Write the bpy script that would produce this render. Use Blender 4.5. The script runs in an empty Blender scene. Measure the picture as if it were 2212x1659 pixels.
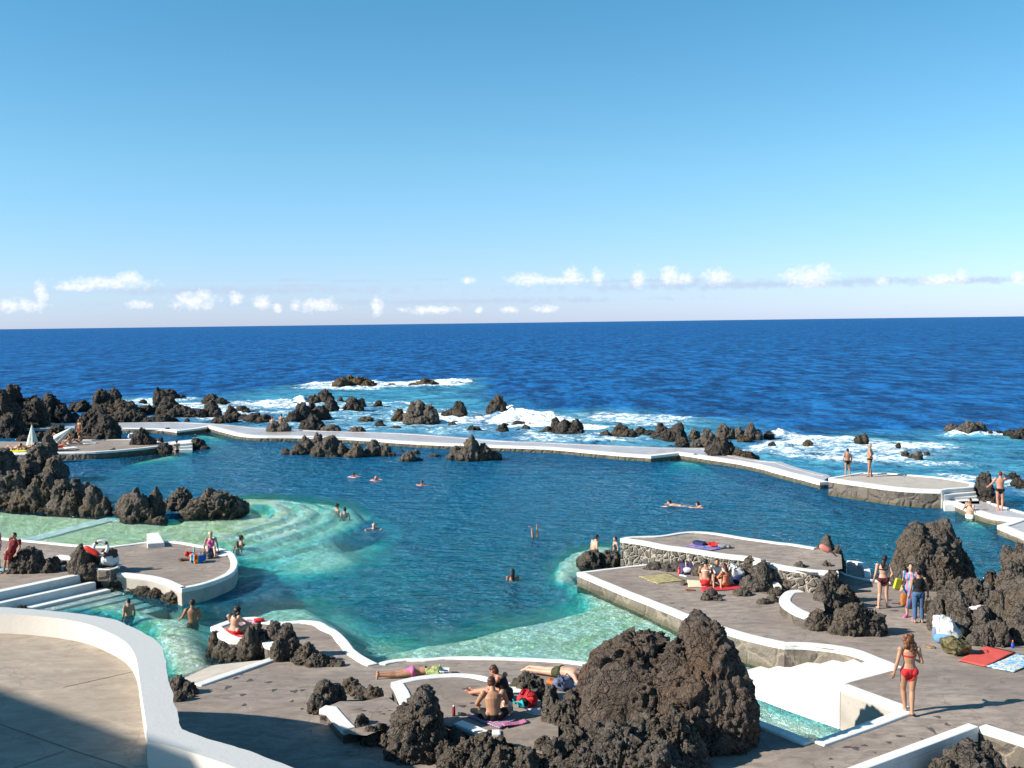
import bpy, bmesh, math, random
import numpy as np
from mathutils import Vector, Matrix
random.seed(7); rng = np.random.default_rng(7)
SC = bpy.context.scene; COL = SC.collection
R = math.radians
# ------------------------------------------------------------------ camera
HC = 9.4; F = 2319.0; CU, CV = 1106.0, 829.5
PITCH = math.atan((CV - 697.0) / F); ROLL = -R(0.725)
CM = (Matrix.Rotation(math.pi/2 - PITCH, 3, 'X') @ Matrix.Rotation(ROLL, 3, 'Z'))
cam = bpy.data.cameras.new('camera'); camo = bpy.data.objects.new('camera', cam); COL.objects.link(camo)
camo.matrix_world = Matrix.Translation((0, 0, HC)) @ CM.to_4x4()
cam.sensor_width = 36; cam.lens = 36 * F / 2212; cam.clip_start = 0.1; cam.clip_end = 200000
SC.camera = camo
# image tiles used while measuring the photograph (all reduce to one pixel grid)
def _t(x0, y0, w):
    k = w / 2212 / 1.47559
    return lambda x, y: (x0/1.47559 + x*k, y0/1.47559 + y*k)
TA=_t(0,1150,820); TB=_t(800,1150,820); TC=_t(1600,1250,820); TD=_t(2444,1250,820); TE=_t(0,1650,820)
TF=_t(500,1833,820); TG=_t(1000,1983,620); TH=_t(1600,1833,820); TI=_t(2444,1833,820); TJ=_t(1800,1650,700)
TK=_t(2444,1620,820); TL=_t(0,1833,820); TV=lambda x, y: (x, y)
def ray(u, v):
    return CM @ Vector(((u-CU)/F, -(v-CV)/F, -1.0))
def at(u, v, z=0.0):
    """the point where the sight line through a pixel meets the ground of height z (number or function of x,y)"""
    d = ray(u, v)
    if d.z > -1e-4: d.z = -1e-4
    zz = z(0, 30) if callable(z) else z
    for _ in range(12 if callable(z) else 1):
        t = (HC - zz) / -d.z
        p = Vector((d.x*t, d.y*t, zz))
        if callable(z): zz = z(p.x, p.y)
    return Vector((p.x, p.y, zz))
def clamp(x, a, b): return max(a, min(b, x))
def sstep(x, a, b):
    t = clamp((x-a)/(b-a), 0, 1); return t*t*(3-2*t)
def zA(x, y): return 0.45 + 0.0545*clamp(34-y, 0, 11)
def zB(x, y):
    w = sstep(x, 0, 7); l = .5 + .35*sstep(29-y, 0, 6); return l*(1-w) + zA(x, y)*w
# ------------------------------------------------------------------ vectorised noise
def _h(ix, iy, iz, s):
    n = (ix.astype(np.uint32)*np.uint32(374761393) + iy.astype(np.uint32)*np.uint32(668265263)
         + iz.astype(np.uint32)*np.uint32(2147483647) + np.uint32(s)*np.uint32(974711))
    n = (n ^ (n >> np.uint32(13))) * np.uint32(1274126177)
    n = n ^ (n >> np.uint32(16)); n = n * np.uint32(2246822519); n = n ^ (n >> np.uint32(15))
    return n.astype(np.float64) / 4294967295.0
def vnoise(p, s=0):
    i = np.floor(p).astype(np.int64); f = p - i; f = f*f*f*(f*(f*6-15)+10)
    x, y, z = i[:,0], i[:,1], i[:,2]; r = 0
    for a in (0, 1):
        for b in (0, 1):
            for c in (0, 1):
                w = (f[:,0] if a else 1-f[:,0])*(f[:,1] if b else 1-f[:,1])*(f[:,2] if c else 1-f[:,2])
                r = r + w*_h(x+a, y+b, z+c, s)
    return r*2-1
def fbm(p, o=4, s=0, g=.5):
    r = 0; a = 1; t = 0
    for k in range(o):
        r = r + a*vnoise(p*(2.03**k) + 17.3*k, s+k); t += a; a *= g
    return r/t
def worley(p, s=0):
    i = np.floor(p).astype(np.int64); best = np.full(len(p), 9.0)
    for a in (-1, 0, 1):
        for b in (-1, 0, 1):
            for c in (-1, 0, 1):
                x, y, z = i[:,0]+a, i[:,1]+b, i[:,2]+c
                q = np.stack([x+_h(x,y,z,s+1), y+_h(x,y,z,s+2), z+_h(x,y,z,s+3)], 1)
                best = np.minimum(best, ((q-p)**2).sum(1))
    return np.sqrt(best)
def facets(p, s=0):
    """tilted broken blocks: each cell is a plane of its own with ledges between cells"""
    i = np.floor(p).astype(np.int64); best = np.full(len(p), 9.0); val = np.zeros(len(p))
    for a in (-1, 0, 1):
        for b in (-1, 0, 1):
            for c in (-1, 0, 1):
                x, y, z = i[:,0]+a, i[:,1]+b, i[:,2]+c
                q = np.stack([x+_h(x,y,z,s+1), y+_h(x,y,z,s+2), z+_h(x,y,z,s+3)], 1); e = p-q; d = (e**2).sum(1)
                w = d < best
                g = (_h(x,y,z,s+4)*2-1)*e[:,0] + (_h(x,y,z,s+5)*2-1)*e[:,1] + (_h(x,y,z,s+6)*2-1)*e[:,2] + (_h(x,y,z,s+7)-.5)*.55
                val = np.where(w, g, val); best = np.where(w, d, best)
    return val
# ------------------------------------------------------------------ objects
def mesh_np(name, V, Fc, mats, parent=None, smooth=True, mi=None):
    me = bpy.data.meshes.new(name)
    V = np.asarray(V, dtype=np.float32)
    if isinstance(Fc, np.ndarray):
        n, k = Fc.shape
        me.vertices.add(len(V)); me.vertices.foreach_set('co', V.ravel())
        me.loops.add(n*k); me.loops.foreach_set('vertex_index', Fc.astype(np.int32).ravel())
        me.polygons.add(n); me.polygons.foreach_set('loop_start', np.arange(0, n*k, k, dtype=np.int32))
        me.update(calc_edges=True)
    else:
        me.from_pydata([tuple(map(float, v)) for v in V], [], [tuple(f) for f in Fc]); me.update()
    for m in (mats if isinstance(mats, (list, tuple)) else [mats]): me.materials.append(m)
    if smooth: me.polygons.foreach_set('use_smooth', np.ones(len(me.polygons), dtype=bool))
    if mi is not None: me.polygons.foreach_set('material_index', np.asarray(mi, dtype=np.int32))
    o = bpy.data.objects.new(name, me); COL.objects.link(o)
    if parent is not None: o.parent = parent
    return o
def tag(o, label=None, cat=None, group=None, kind=None):
    if label: o['label'] = label
    if cat: o['category'] = cat
    if group: o['group'] = group
    if kind: o['kind'] = kind
    return o
def empty(name, loc, rz=0.0):
    o = bpy.data.objects.new(name, None); COL.objects.link(o); o.location = loc; o.rotation_euler = (0, 0, rz)
    o.empty_display_size = .2
    return o
class MB:
    """collects primitives into one mesh"""
    def __init__(s): s.v = []; s.f = []
    def add(s, V, Fc):
        n = len(s.v); s.v += [tuple(v) for v in V]; s.f += [tuple(i+n for i in f) for f in Fc]; return s
    def ell(s, c, r, rot=None, nu=14, nv=9, pw=1.0):
        V = []; c = Vector(c); rot = rot or Matrix.Identity(3)
        for j in range(1, nv):
            th = math.pi*j/nv
            for i in range(nu):
                ph = 2*math.pi*i/nu
                q = Vector((math.sin(th)*math.cos(ph), math.sin(th)*math.sin(ph), math.cos(th)))
                if pw != 1: q = Vector([math.copysign(abs(a)**pw, a) for a in q])
                V.append(c + rot @ Vector((q.x*r[0], q.y*r[1], q.z*r[2])))
        V.append(c + rot @ Vector((0,0,r[2]))); V.append(c + rot @ Vector((0,0,-r[2])))
        Fc = []
        for j in range(nv-2):
            for i in range(nu):
                a = j*nu+i; b = j*nu+(i+1) % nu; Fc.append((a, a+nu, b+nu, b))
        T = (nv-1)*nu
        for i in range(nu):
            Fc.append((T, i, (i+1) % nu)); Fc.append((T+1, (nv-2)*nu+(i+1) % nu, (nv-2)*nu+i))
        return s.add(V, Fc)
    def tube(s, pts, rad, right=None, n=12, caps=True):
        """loft of elliptical rings; rad = list of r or (rx, ry)"""
        V = []; pts = [Vector(p) for p in pts]; m = len(pts)
        for k, p in enumerate(pts):
            t = (pts[min(k+1, m-1)] - pts[max(k-1, 0)]).normalized()
            rt = Vector(right) if right is not None else (Vector((1, 0, 0)) if abs(t.x) < .9 else Vector((0, 1, 0)))
            rt = (rt - t*rt.dot(t)).normalized(); fw = t.cross(rt)
            r = rad[k]; rx, ry = (r if isinstance(r, tuple) else (r, r))
            for i in range(n):
                a = 2*math.pi*i/n; V.append(p + rt*rx*math.cos(a) + fw*ry*math.sin(a))
        Fc = [(k*n+i, k*n+(i+1) % n, (k+1)*n+(i+1) % n, (k+1)*n+i) for k in range(m-1) for i in range(n)]
        if caps: Fc += [tuple(range(n-1, -1, -1)), tuple(range((m-1)*n, m*n))]
        return s.add(V, Fc)
    def limb(s, a, b, ra, rb, mid=None):
        a = Vector(a); b = Vector(b); d = (b-a).normalized() if (b-a).length > 1e-5 else Vector((0,0,1))
        P = [a-d*ra*.75, a-d*ra*.3, a]; Q = [ra*.45, ra*.9, ra]
        if mid: P.append(a.lerp(b, mid[0])); Q.append(mid[1])
        P += [b, b+d*rb*.5, b+d*rb*.85]; Q += [rb, rb*.85, rb*.4]
        return s.tube(P, Q)
    def box(s, c, h, rot=None, taper=1.0):
        c = Vector(c); rot = rot or Matrix.Identity(3); V = []
        for z in (-1, 1):
            k = taper if z > 0 else 1
            for x, y in ((-1,-1),(1,-1),(1,1),(-1,1)):
                V.append(c + rot @ Vector((x*h[0]*k, y*h[1]*k, z*h[2])))
        return s.add(V, [(3,2,1,0),(4,5,6,7),(0,1,5,4),(1,2,6,5),(2,3,7,6),(3,0,4,7)])
    def build(s, name, mat, parent=None, smooth=True, bevel=0):
        o = mesh_np(name, s.v, s.f, mat, parent, smooth)
        if bevel:
            m = o.modifiers.new('b', 'BEVEL'); m.width = bevel; m.segments = 2
        return o
# ------------------------------------------------------------------ node materials
class NT:
    def __init__(s, tree): s.t = tree; s.n = tree.nodes; s.l = tree.links
    def nd(s, ty, inp=None, **kw):
        x = s.n.new(ty)
        for k, v in kw.items(): setattr(x, k, v)
        for k, v in (inp or {}).items():
            if hasattr(v, 'is_output') or isinstance(v, bpy.types.NodeSocket): s.l.new(v, x.inputs[k])
            else: x.inputs[k].default_value = v
        return x
    def math(s, op, a, b=0.0, c=None, clamp=False):
        d = {0: a, 1: b}
        if c is not None: d[2] = c
        return s.nd('ShaderNodeMath', d, operation=op, use_clamp=clamp).outputs[0]
    def mix(s, f, a, b, bt='MIX'):
        x = s.nd('ShaderNodeMix', data_type='RGBA', blend_type=bt)
        for k, v in ((0, f), (6, a), (7, b)):
            if isinstance(v, bpy.types.NodeSocket): s.l.new(v, x.inputs[k])
            else: x.inputs[k].default_value = (v if k == 0 else (tuple(v)+(1,))[:4])
        return x.outputs[2]
    def ramp(s, f, stops):
        x = s.nd('ShaderNodeValToRGB', {0: f}); e = x.color_ramp.elements
        while len(e) < len(stops): e.new(0.5)
        for k, (p, c) in enumerate(stops):
            e[k].position = p; e[k].color = (tuple(c)+(1,))[:4] if isinstance(c, (tuple, list)) else (c, c, c, 1)
        return x.outputs[0]
    def noise(s, vec, scale, detail=4, rough=.5, dist=0.0):
        return s.nd('ShaderNodeTexNoise', {'Vector': vec, 'Scale': scale, 'Detail': detail, 'Roughness': rough, 'Distortion': dist}).outputs['Fac']
    def mapp(s, vec, scale=(1,1,1), rot=(0,0,0), loc=(0,0,0)):
        return s.nd('ShaderNodeMapping', {'Vector': vec, 'Scale': scale, 'Rotation': rot, 'Location': loc}).outputs[0]
def newmat(name):
    m = bpy.data.materials.new(name); m.use_nodes = True; m.node_tree.nodes.clear()
    return m, NT(m.node_tree)
def finish(t, sh, disp=None):
    o = t.nd('ShaderNodeOutputMaterial', {'Surface': sh})
    return o
def pos(t): return t.nd('ShaderNodeNewGeometry').outputs['Position']
def bump(t, h, st, dist, normal=None):
    d = {'Height': h, 'Strength': st, 'Distance': dist}
    if normal is not None: d['Normal'] = normal
    return t.nd('ShaderNodeBump', d).outputs[0]
def simple(name, col, rough=.6, var=.12, scale=30, bmp=.2, spec=.3, sss=0.0, obj=False):
    m, t = newmat(name)
    p = t.nd('ShaderNodeTexCoord').outputs['Object'] if obj else pos(t)
    n = t.noise(p, scale, 3)
    c = t.mix(n, tuple(x*(1-var) for x in col), tuple(min(1, x*(1+var)) for x in col))
    b = t.nd('ShaderNodeBsdfPrincipled', {'Base Color': c, 'Roughness': rough, 'Specular IOR Level': spec, 'Normal': bump(t, n, bmp, .01)})
    finish(t, b.outputs[0]); return m
def rock_mat(name, dark, light, rust, wet=0.6, fine=1.0):
    m, t = newmat(name); p = pos(t)
    n1 = t.noise(p, 1.1*fine, 4, .6); n2 = t.noise(p, 7*fine, 6, .7); n3 = t.noise(p, 28*fine, 5, .7)
    n4 = t.noise(t.mapp(p, loc=(9,4,2)), .7*fine, 3, .6)
    c = t.mix(t.ramp(n2, [(.3, 0), (.7, 1)]), dark, light)
    c = t.mix(t.math('MULTIPLY', t.ramp(n4, [(.48, 0), (.68, 1)]), .75), c, rust)
    c = t.mix(t.math('MULTIPLY', t.ramp(n3, [(.3, 1), (.48, 0)]), .6), c, tuple(x*.35 for x in dark))
    c = t.mix(t.math('MULTIPLY', t.ramp(n3, [(.58, 0), (.72, 1)]), .6), c, tuple(min(1, x*2.0) for x in light))
    # pale lichen and salt specks
    sp = t.noise(t.mapp(p, loc=(3,7,1)), 13*fine, 2, .5)
    c = t.mix(t.math('MULTIPLY', t.ramp(sp, [(.66, 0), (.74, 1)]), .5), c, (.30, .28, .25))
    # algae and wet band at the waterline
    z = t.nd('ShaderNodeSeparateXYZ', {0: p}).outputs[2]
    zz = t.math('ADD', z, t.math('MULTIPLY', n1, -.25))
    wetf = t.ramp(zz, [(0.0, 1), (.13, 0)])
    c = t.mix(t.math('MULTIPLY', wetf, wet), c, (.035, .035, .018))
    vo = t.nd('ShaderNodeTexVoronoi', {'Vector': t.mapp(p, scale=(1,1,.7)), 'Scale': 5.5*fine}).outputs['Distance']
    vo2 = t.nd('ShaderNodeTexVoronoi', {'Vector': p, 'Scale': 17*fine}).outputs['Distance']
    h = t.math('ADD', t.math('MULTIPLY', n2, 1.0), t.math('ADD', t.math('MULTIPLY', n3, .35), t.math('MULTIPLY', vo, -.6)))
    h = t.math('ADD', h, t.math('MULTIPLY', vo2, -.22))
    ed = t.nd('ShaderNodeTexVoronoi', {'Vector': t.nd('ShaderNodeVectorMath', {0: p, 1: t.nd('ShaderNodeTexNoise', {'Vector': p, 'Scale': 2.5*fine, 'Detail': 4}).outputs['Color']}, operation='ADD').outputs[0], 'Scale': 1.9*fine}, feature='DISTANCE_TO_EDGE').outputs['Distance']
    ck = t.ramp(ed, [(0, 1), (.045, 0)])
    h = t.math('ADD', h, t.math('MULTIPLY', ck, -.8))
    c = t.mix(t.math('MULTIPLY', ck, .55), c, tuple(x*.3 for x in dark))
    nb = bump(t, h, 1.0, .17/fine)
    b = t.nd('ShaderNodeBsdfPrincipled', {'Base Color': c, 'Roughness': .82, 'Specular IOR Level': .25, 'Normal': nb})
    finish(t, b.outputs[0]); return m
M = {}
M['rock'] = rock_mat('lava_rock_brown', (.068,.056,.047), (.215,.182,.152), (.165,.115,.07))
M['rockred'] = rock_mat('lava_rock_red', (.072,.054,.043), (.205,.155,.122), (.17,.098,.055), 0)
M['rockfar'] = rock_mat('lava_rock_far', (.034,.029,.026), (.115,.097,.082), (.135,.098,.062), .6, .45)
M['rockgold'] = rock_mat('lava_rock_ochre', (.06,.045,.03), (.16,.12,.07), (.22,.14,.05), .3, .35)
M['rocksmooth'] = rock_mat('lava_boulder_grey', (.080,.068,.056), (.19,.162,.135), (.16,.13,.09), .6, 1.2)
def concrete(name, a, b, stain, edge=.5, dark=(.05,.04,.035), scale=1.0, spots=.6, rough=.85):
    m, t = newmat(name); p = pos(t)
    n1 = t.noise(p, .35*scale, 5, .6); n2 = t.noise(t.mapp(p, scale=(1, 1.9, 1)), 1.9*scale, 7, .72, .5)
    n3 = t.noise(p, 60*scale, 3, .6); n4 = t.noise(t.mapp(p, loc=(5,2,0), scale=(.8,1.3,1)), 1.6*scale, 4, .6, .6)
    c = t.mix(t.ramp(n1, [(.35, 0), (.65, 1)]), a, b)
    c = t.mix(t.math('MULTIPLY', t.ramp(n2, [(.44, 0), (.62, 1)]), .75), c, stain)
    c = t.mix(t.math('MULTIPLY', t.ramp(n4, [(.60, 0), (.66, 1)]), spots*.5), c, dark)
    c = t.mix(t.math('MULTIPLY', t.ramp(n2, [(.30, 1), (.42, 0)]), .4), c, tuple(min(1, x*1.35) for x in b))
    # hairline cracks
    v = t.nd('ShaderNodeTexVoronoi', {'Vector': t.nd('ShaderNodeVectorMath', {0: p, 1: t.nd('ShaderNodeTexNoise', {'Vector': p, 'Scale': 1.3, 'Detail': 4}).outputs['Color']}, operation='ADD').outputs[0], 'Scale': .33*scale}, feature='DISTANCE_TO_EDGE').outputs['Distance']
    cr = t.math('MULTIPLY', t.ramp(v, [(.0, 1), (.006, 0)]), .45)
    c = t.mix(cr, c, dark)
    c = t.mix(t.math('MULTIPLY', n3, .35), c, tuple(x*.6 for x in a))
    h = t.math('ADD', t.math('MULTIPLY', n3, .25), t.math('MULTIPLY', n2, 1.0))
    b_ = t.nd('ShaderNodeBsdfPrincipled', {'Base Color': c, 'Roughness': rough, 'Specular IOR Level': .25, 'Normal': bump(t, h, .5, .03)})
    finish(t, b_.outputs[0]); return m
M['deck'] = concrete('deck_concrete', (.23,.186,.158), (.35,.29,.245), (.165,.134,.114))
M['tan'] = concrete('tan_terrace', (.31,.255,.20), (.40,.335,.27), (.24,.20,.16), spots=.15, dark=(.16,.12,.09))
M['wetwalk'] = concrete('wet_walkway', (.40,.36,.35), (.52,.48,.49), (.34,.29,.25), spots=.15, rough=.28)
M['palewalk'] = concrete('pale_platform', (.42,.37,.32), (.48,.43,.38), (.34,.30,.25), spots=.1, rough=.7)
def paint(name, c, g=(.42,.37,.30), rough=.6, amt=.42, scale=2.2):
    m, t = newmat(name); p = pos(t)
    n = t.noise(p, scale, 6, .65); n2 = t.noise(p, 14, 4, .6)
    k = t.mix(t.math('MULTIPLY', t.ramp(n, [(.45, 0), (.75, 1)]), amt), c, g)
    k = t.mix(t.math('MULTIPLY', t.ramp(n2, [(.62, 0), (.72, 1)]), amt*.6), k, tuple(x*.7 for x in g))
    b_ = t.nd('ShaderNodeBsdfPrincipled', {'Base Color': k, 'Roughness': rough, 'Specular IOR Level': .3, 'Normal': bump(t, t.math('ADD', n2, n), .25, .02)})
    finish(t, b_.outputs[0]); return m
M['white'] = paint('white_paint', (.66,.65,.62))
M['whitewall'] = paint('parapet_plaster', (.55,.51,.46), (.45,.40,.34), amt=.3, scale=.8)
M['bedwhite'] = paint('sunken_paint', (.85,.86,.82), (.7,.72,.6), amt=.3)
M['coping'] = paint('parapet_coping', (.43,.43,.42), (.37,.355,.335), amt=.25, scale=.7)
M['plaster'] = paint('grey_plaster', (.36,.33,.29), (.20,.17,.14), amt=.7, scale=1.2)
def stone_mat(name, mortar, a, b, scale=4.4, mw=.10):
    m, t = newmat(name); p = pos(t)
    q = t.nd('ShaderNodeVectorMath', {0: p, 1: t.nd('ShaderNodeVectorMath', {0: t.nd('ShaderNodeTexNoise', {'Vector': p, 'Scale': 2.0, 'Detail': 3}).outputs['Color'], 1: (.35,.35,.35)}, operation='MULTIPLY').outputs[0]}, operation='ADD').outputs[0]
    v = t.nd('ShaderNodeTexVoronoi', {'Vector': q, 'Scale': scale}, feature='DISTANCE_TO_EDGE').outputs['Distance']
    vc = t.nd('ShaderNodeTexVoronoi', {'Vector': q, 'Scale': scale}).outputs['Color']
    n = t.noise(p, 12, 5, .65)
    c = t.mix(t.nd('ShaderNodeSeparateColor', {0: vc}).outputs[0], a, b)
    c = t.mix(t.math('MULTIPLY', n, .6), c, tuple(x*.5 for x in a))
    st = t.ramp(t.math('ADD', v, t.math('MULTIPLY', t.math('SUBTRACT', n, .5), .12)), [(mw*.4, 0), (mw, 1)])
    mo = t.mix(n, tuple(x*.7 for x in mortar), mortar)
    c = t.mix(st, mo, c)
    z = t.nd('ShaderNodeSeparateXYZ', {0: p}).outputs[2]
    zz = t.math('ADD', z, t.math('MULTIPLY', n, -.2))
    c = t.mix(t.math('MULTIPLY', t.ramp(zz, [(0, 1), (.10, 0)]), .75), c, (.07,.065,.03))
    h = t.math('ADD', t.math('MULTIPLY', t.ramp(v, [(0, 0), (.2, 1)]), 1.0), t.math('MULTIPLY', n, .4))
    b_ = t.nd('ShaderNodeBsdfPrincipled', {'Base Color': c, 'Roughness': .85, 'Normal': bump(t, h, 1.0, .08)})
    finish(t, b_.outputs[0]); return m
M['stone'] = stone_mat('rubble_stone_pale_mortar', (.40,.36,.30), (.075,.066,.055), (.17,.145,.12))
M['stonedark'] = stone_mat('dark_rubble_stone', (.12,.10,.085), (.085,.072,.06), (.17,.14,.11), 1.8, .06)
M['stonegrey'] = stone_mat('grey_block_wall', (.25,.21,.16), (.12,.10,.082), (.22,.19,.155), 1.1, .05)
# ------------------------------------------------------------------ rocks
_ico = {}
def ico(n):
    if n not in _ico:
        bm = bmesh.new(); bmesh.ops.create_icosphere(bm, subdivisions=n, radius=1)
        V = np.array([v.co[:] for v in bm.verts]); Fc = np.array([[v.index for v in f.verts] for f in bm.faces]); bm.free()
        _ico[n] = (V, Fc)
    return _ico[n]
RK = 0
def lobe_mesh(c, r, px, seed, low=.5, knob=1.0, sup=2.3, rough=1.0, taper=1.0, smo=1.0):
    """one displaced lump: c centre, r half sizes (m), px = width on the photo grid for choosing the resolution"""
    n = int(clamp(round(math.log2(max(px*.463/.80, 4))), 3, 6))
    D, Fc = ico(n)
    s = (np.abs(D)**sup).sum(1)**(-1/sup)
    q = D*s[:, None]
    L = min(r[0], r[1], r[2]*1.1)
    rz = np.where(q[:,2] > 0, r[2], low)
    base = np.stack([q[:,0]*r[0], q[:,1]*r[1], q[:,2]*rz], 1)
    P = base + np.array(c)
    w = P*np.array([1, 1, .62])
    zn = np.clip(q[:,2], -1, 1)
    tap = (1.20 - .40*np.maximum(zn, 0)*taper)[:, None]
    P[:,:2] = np.array(c)[:2] + (P[:,:2]-np.array(c)[:2])*tap
    w = P*np.array([1, 1, .62])
    w = w + L*.25*np.stack([fbm(w/(L*.8), 2, seed+31), fbm(w/(L*.8), 2, seed+32), fbm(w/(L*.8), 2, seed+33)], 1)
    a = .55*fbm(w/(L*1.05), 5, seed, .6)
    rid = (1-np.abs(fbm(w/(L*.55), 4, seed+5, .6))*3.2)
    a += .17*rid*rough
    wk = worley(w/(L*.42) + .35*fbm(w/(L*.3), 2, seed+8)[:, None], seed+9)
    a += .11*(.5-wk)*knob + .34*facets(w/(L*.62) + .12*fbm(w/(L*.25), 2, seed+51)[:, None], seed+41)*rough
    if n >= 4: a += .07*(1-np.abs(fbm(w/(L*.26), 3, seed+21, .6))*3.4)*rough + .13*facets(w/(L*.24), seed+43)*rough
    if n >= 5:
        a += .05*(.5-worley(w/(L*.17), seed+11))*knob + .05*facets(w/(L*.10), seed+45)*rough + .06*fbm(w/(L*.12), 3, seed+13)
    if n >= 6:
        a += .05*(.5-worley(w/(L*.07), seed+15)) + .03*fbm(w/(L*.03), 2, seed+17)
    a = a*smo
    # fade the displacement direction to be mostly horizontal near the foot
    N = D/np.array([r[0], r[1], max(r[2], .05)]); N /= np.linalg.norm(N, axis=1)[:, None]
    P = P + N*(a*L)[:, None]
    # weathered vertical steps
    return P, Fc
def rock(label, T, z0, lobes, mat='rock', dep=.85, group=None, sub=4, knob=1.0, sup=2.3, name='lava_rock', cat='rock', rough=1.0, subsize=1.0, taper=1.0):
    global RK
    RK += 1; rr = random.Random(1000+RK)
    Vs, Fs, n0 = [], [], 0; prev = []
    for lb_ in lobes:
        (cx, top, hw, base) = lb_[:4]; smo = lb_[4] if len(lb_) > 4 else 1.0
        u, vt = T(cx, top); ub, vb = T(cx, base); hwV = T(cx+hw, 0)[0]-u
        pb = at(ub, vb, z0); D = pb.y; hm = hwV*D/F
        vd = Vector((pb.x, pb.y, 0)).normalized()
        d = ray(u, vt)
        ry = hm*dep
        c = pb + vd*ry*.7
        zt = HC + d.z*(c.y/d.y)
        h = max(zt-pb.z, .12)
        if h > hm*1.2: ry = max(ry, h*.35); c = pb + vd*ry*.7; zt = HC + d.z*(c.y/d.y); h = max(zt-pb.z, .12)
        cz = pb.z + .22*h
        todo = [((c.x, c.y, cz), (hm*.97, ry, h*.80), hwV*2)]
        if prev:   # a low saddle ties neighbouring lumps into one rock
            (pc, ph, pz) = min(prev, key=lambda e: (c.xy-e[0].xy).length-e[1]); dist = (c.xy-pc.xy).length; gap = dist-(hm+ph)*.55
            if gap > 0 and dist < (hm+ph)*2.6:
                m = c.lerp(pc, .5); todo.append(((m.x, m.y, max(pb.z-.05, min(cz, pz)-.1)), (dist*.42, min(hm, ph)*.55, max(.10, min(h, .35)*.6)), dist*F/D*.9))
        prev.append((c.copy(), hm, cz))
        for k in range(sub if smo == 1 else 0):
            az = rr.uniform(-1.35, 1.35); el = rr.uniform(-.1, 1.0)
            sd = Vector((math.sin(az)*math.cos(el), -math.cos(az)*math.cos(el), math.sin(el)))
            cc = (c.x + sd.x*hm*.72, c.y + sd.y*ry*.72, cz + sd.z*h*.55)
            f = rr.uniform(.26, .46)*subsize
            todo.append((cc, (hm*f, max(ry, hm)*f, max(h*f*1.1, hm*f*.6)), hwV*2*f*1.3))
        for (cc, r3, px) in todo:
            P, Fc = lobe_mesh(cc, r3, px, 100+RK, low=max(.35, r3[2]*.8), knob=knob, sup=sup, rough=rough*smo, taper=taper, smo=smo)
            Vs.append(P); Fs.append(Fc+n0); n0 += len(P)
    V = np.concatenate(Vs); Fc = np.concatenate(Fs)
    org = V.mean(0); org[2] = V[:,2].min()
    o = mesh_np(name, V-org, Fc, M[mat]); o.location = org
    return tag(o, label, cat, group)
# ------------------------------------------------------------------ lines, kerbs, walls, decks
def px(T, pts, z=0.0): return [at(*T(*p), z) for p in pts]
def smooth(P, step=.25, ang=42, closed=False):
    n = len(P); out = []
    def corner(i):
        if i <= 0 or i >= n-1: return True
        a = (P[i]-P[i-1]).xy; b = (P[i+1]-P[i]).xy
        return a.length > 0 and b.length > 0 and a.angle(b) > R(ang)
    for i in range(n-1):
        p1, p2 = P[i], P[i+1]
        p0 = P[i-1] if not corner(i) else p1 + (p1-p2)*.5
        p3 = P[i+2] if not corner(i+1) else p2 + (p2-p1)*.5
        m = max(2, int((p2-p1).length/step))
        m = min(m, 40)
        l1 = (p2-p1).length; t1 = (p2-p0)/max((p1-p0).length+l1, 1e-6)*l1; t2 = (p3-p1)/max((p3-p2).length+l1, 1e-6)*l1
        for k in range(m):
            t = k/m; h00 = 2*t**3-3*t*t+1; h10 = t**3-2*t*t+t; h01 = -2*t**3+3*t*t; h11 = t**3-t*t
            out.append(p1*h00 + t1*h10 + p2*h01 + t2*h11)
    out.append(P[-1].copy())
    return out
def offset(P, w):
    """shift a polyline to its left by w in plan, with mitred corners"""
    out = []; n = len(P)
    for i in range(n):
        a = (P[i]-P[max(i-1, 0)]).xy; b = (P[min(i+1, n-1)]-P[i]).xy
        if a.length < 1e-6: a = b
        if b.length < 1e-6: b = a
        a.normalize(); b.normalize(); m = a+b
        if m.length < .1: m = a.copy()
        m.normalize(); k = 1/max(.45, m.dot(a))
        out.append(Vector((P[i].x - m.y*w*k, P[i].y + m.x*w*k, P[i].z)))
    return out
def strip(name, P, w, top, bot, mat, parent=None, out=0.0, jit=0.0, botabs=True, seed=1):
    """a solid band along P: outer edge at P (pushed outwards by out), w wide to the left, from bot up to P.z+top"""
    A = offset(P, -out) if out else P
    B = offset(P, w)
    if jit:
        rr = random.Random(seed)
        a = np.array([p[:] for p in A]); 
        j = fbm(a*2.2, 3, seed)*jit; nn = offset(A, 1.0)
        A = [p + (q-p)*float(k) for p, q, k in zip(A, nn, j)]
        j2 = fbm(a*1.7, 3, seed+4)*jit; nb = offset(B, 1.0)
        B = [p + (q-p)*float(k) for p, q, k in zip(B, nb, j2)]
    V = []; n = len(P)
    for p, q in zip(A, B):
        zb = bot if botabs else p.z+bot; zq = bot if botabs else q.z+bot
        V += [(p.x, p.y, zb), (p.x, p.y, p.z+top), (q.x, q.y, q.z+top), (q.x, q.y, zq)]
    Fc = []
    for i in range(n-1):
        a = 4*i; b = a+4
        Fc += [(a+1, a, b, b+1), (a+2, a+1, b+1, b+2), (a+3, a+2, b+2, b+3), (a, a+3, b+3, b)]
    Fc += [(0, 1, 2, 3), (4*n-1, 4*n-2, 4*n-3, 4*n-4)]
    o = mesh_np(name, V, Fc, mat, parent, smooth=False)
    m = o.modifiers.new('bev', 'BEVEL'); m.width = min(.03, w*.12); m.segments = 2; m.limit_method = 'ANGLE'; m.angle_limit = R(50)
    return o
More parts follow.
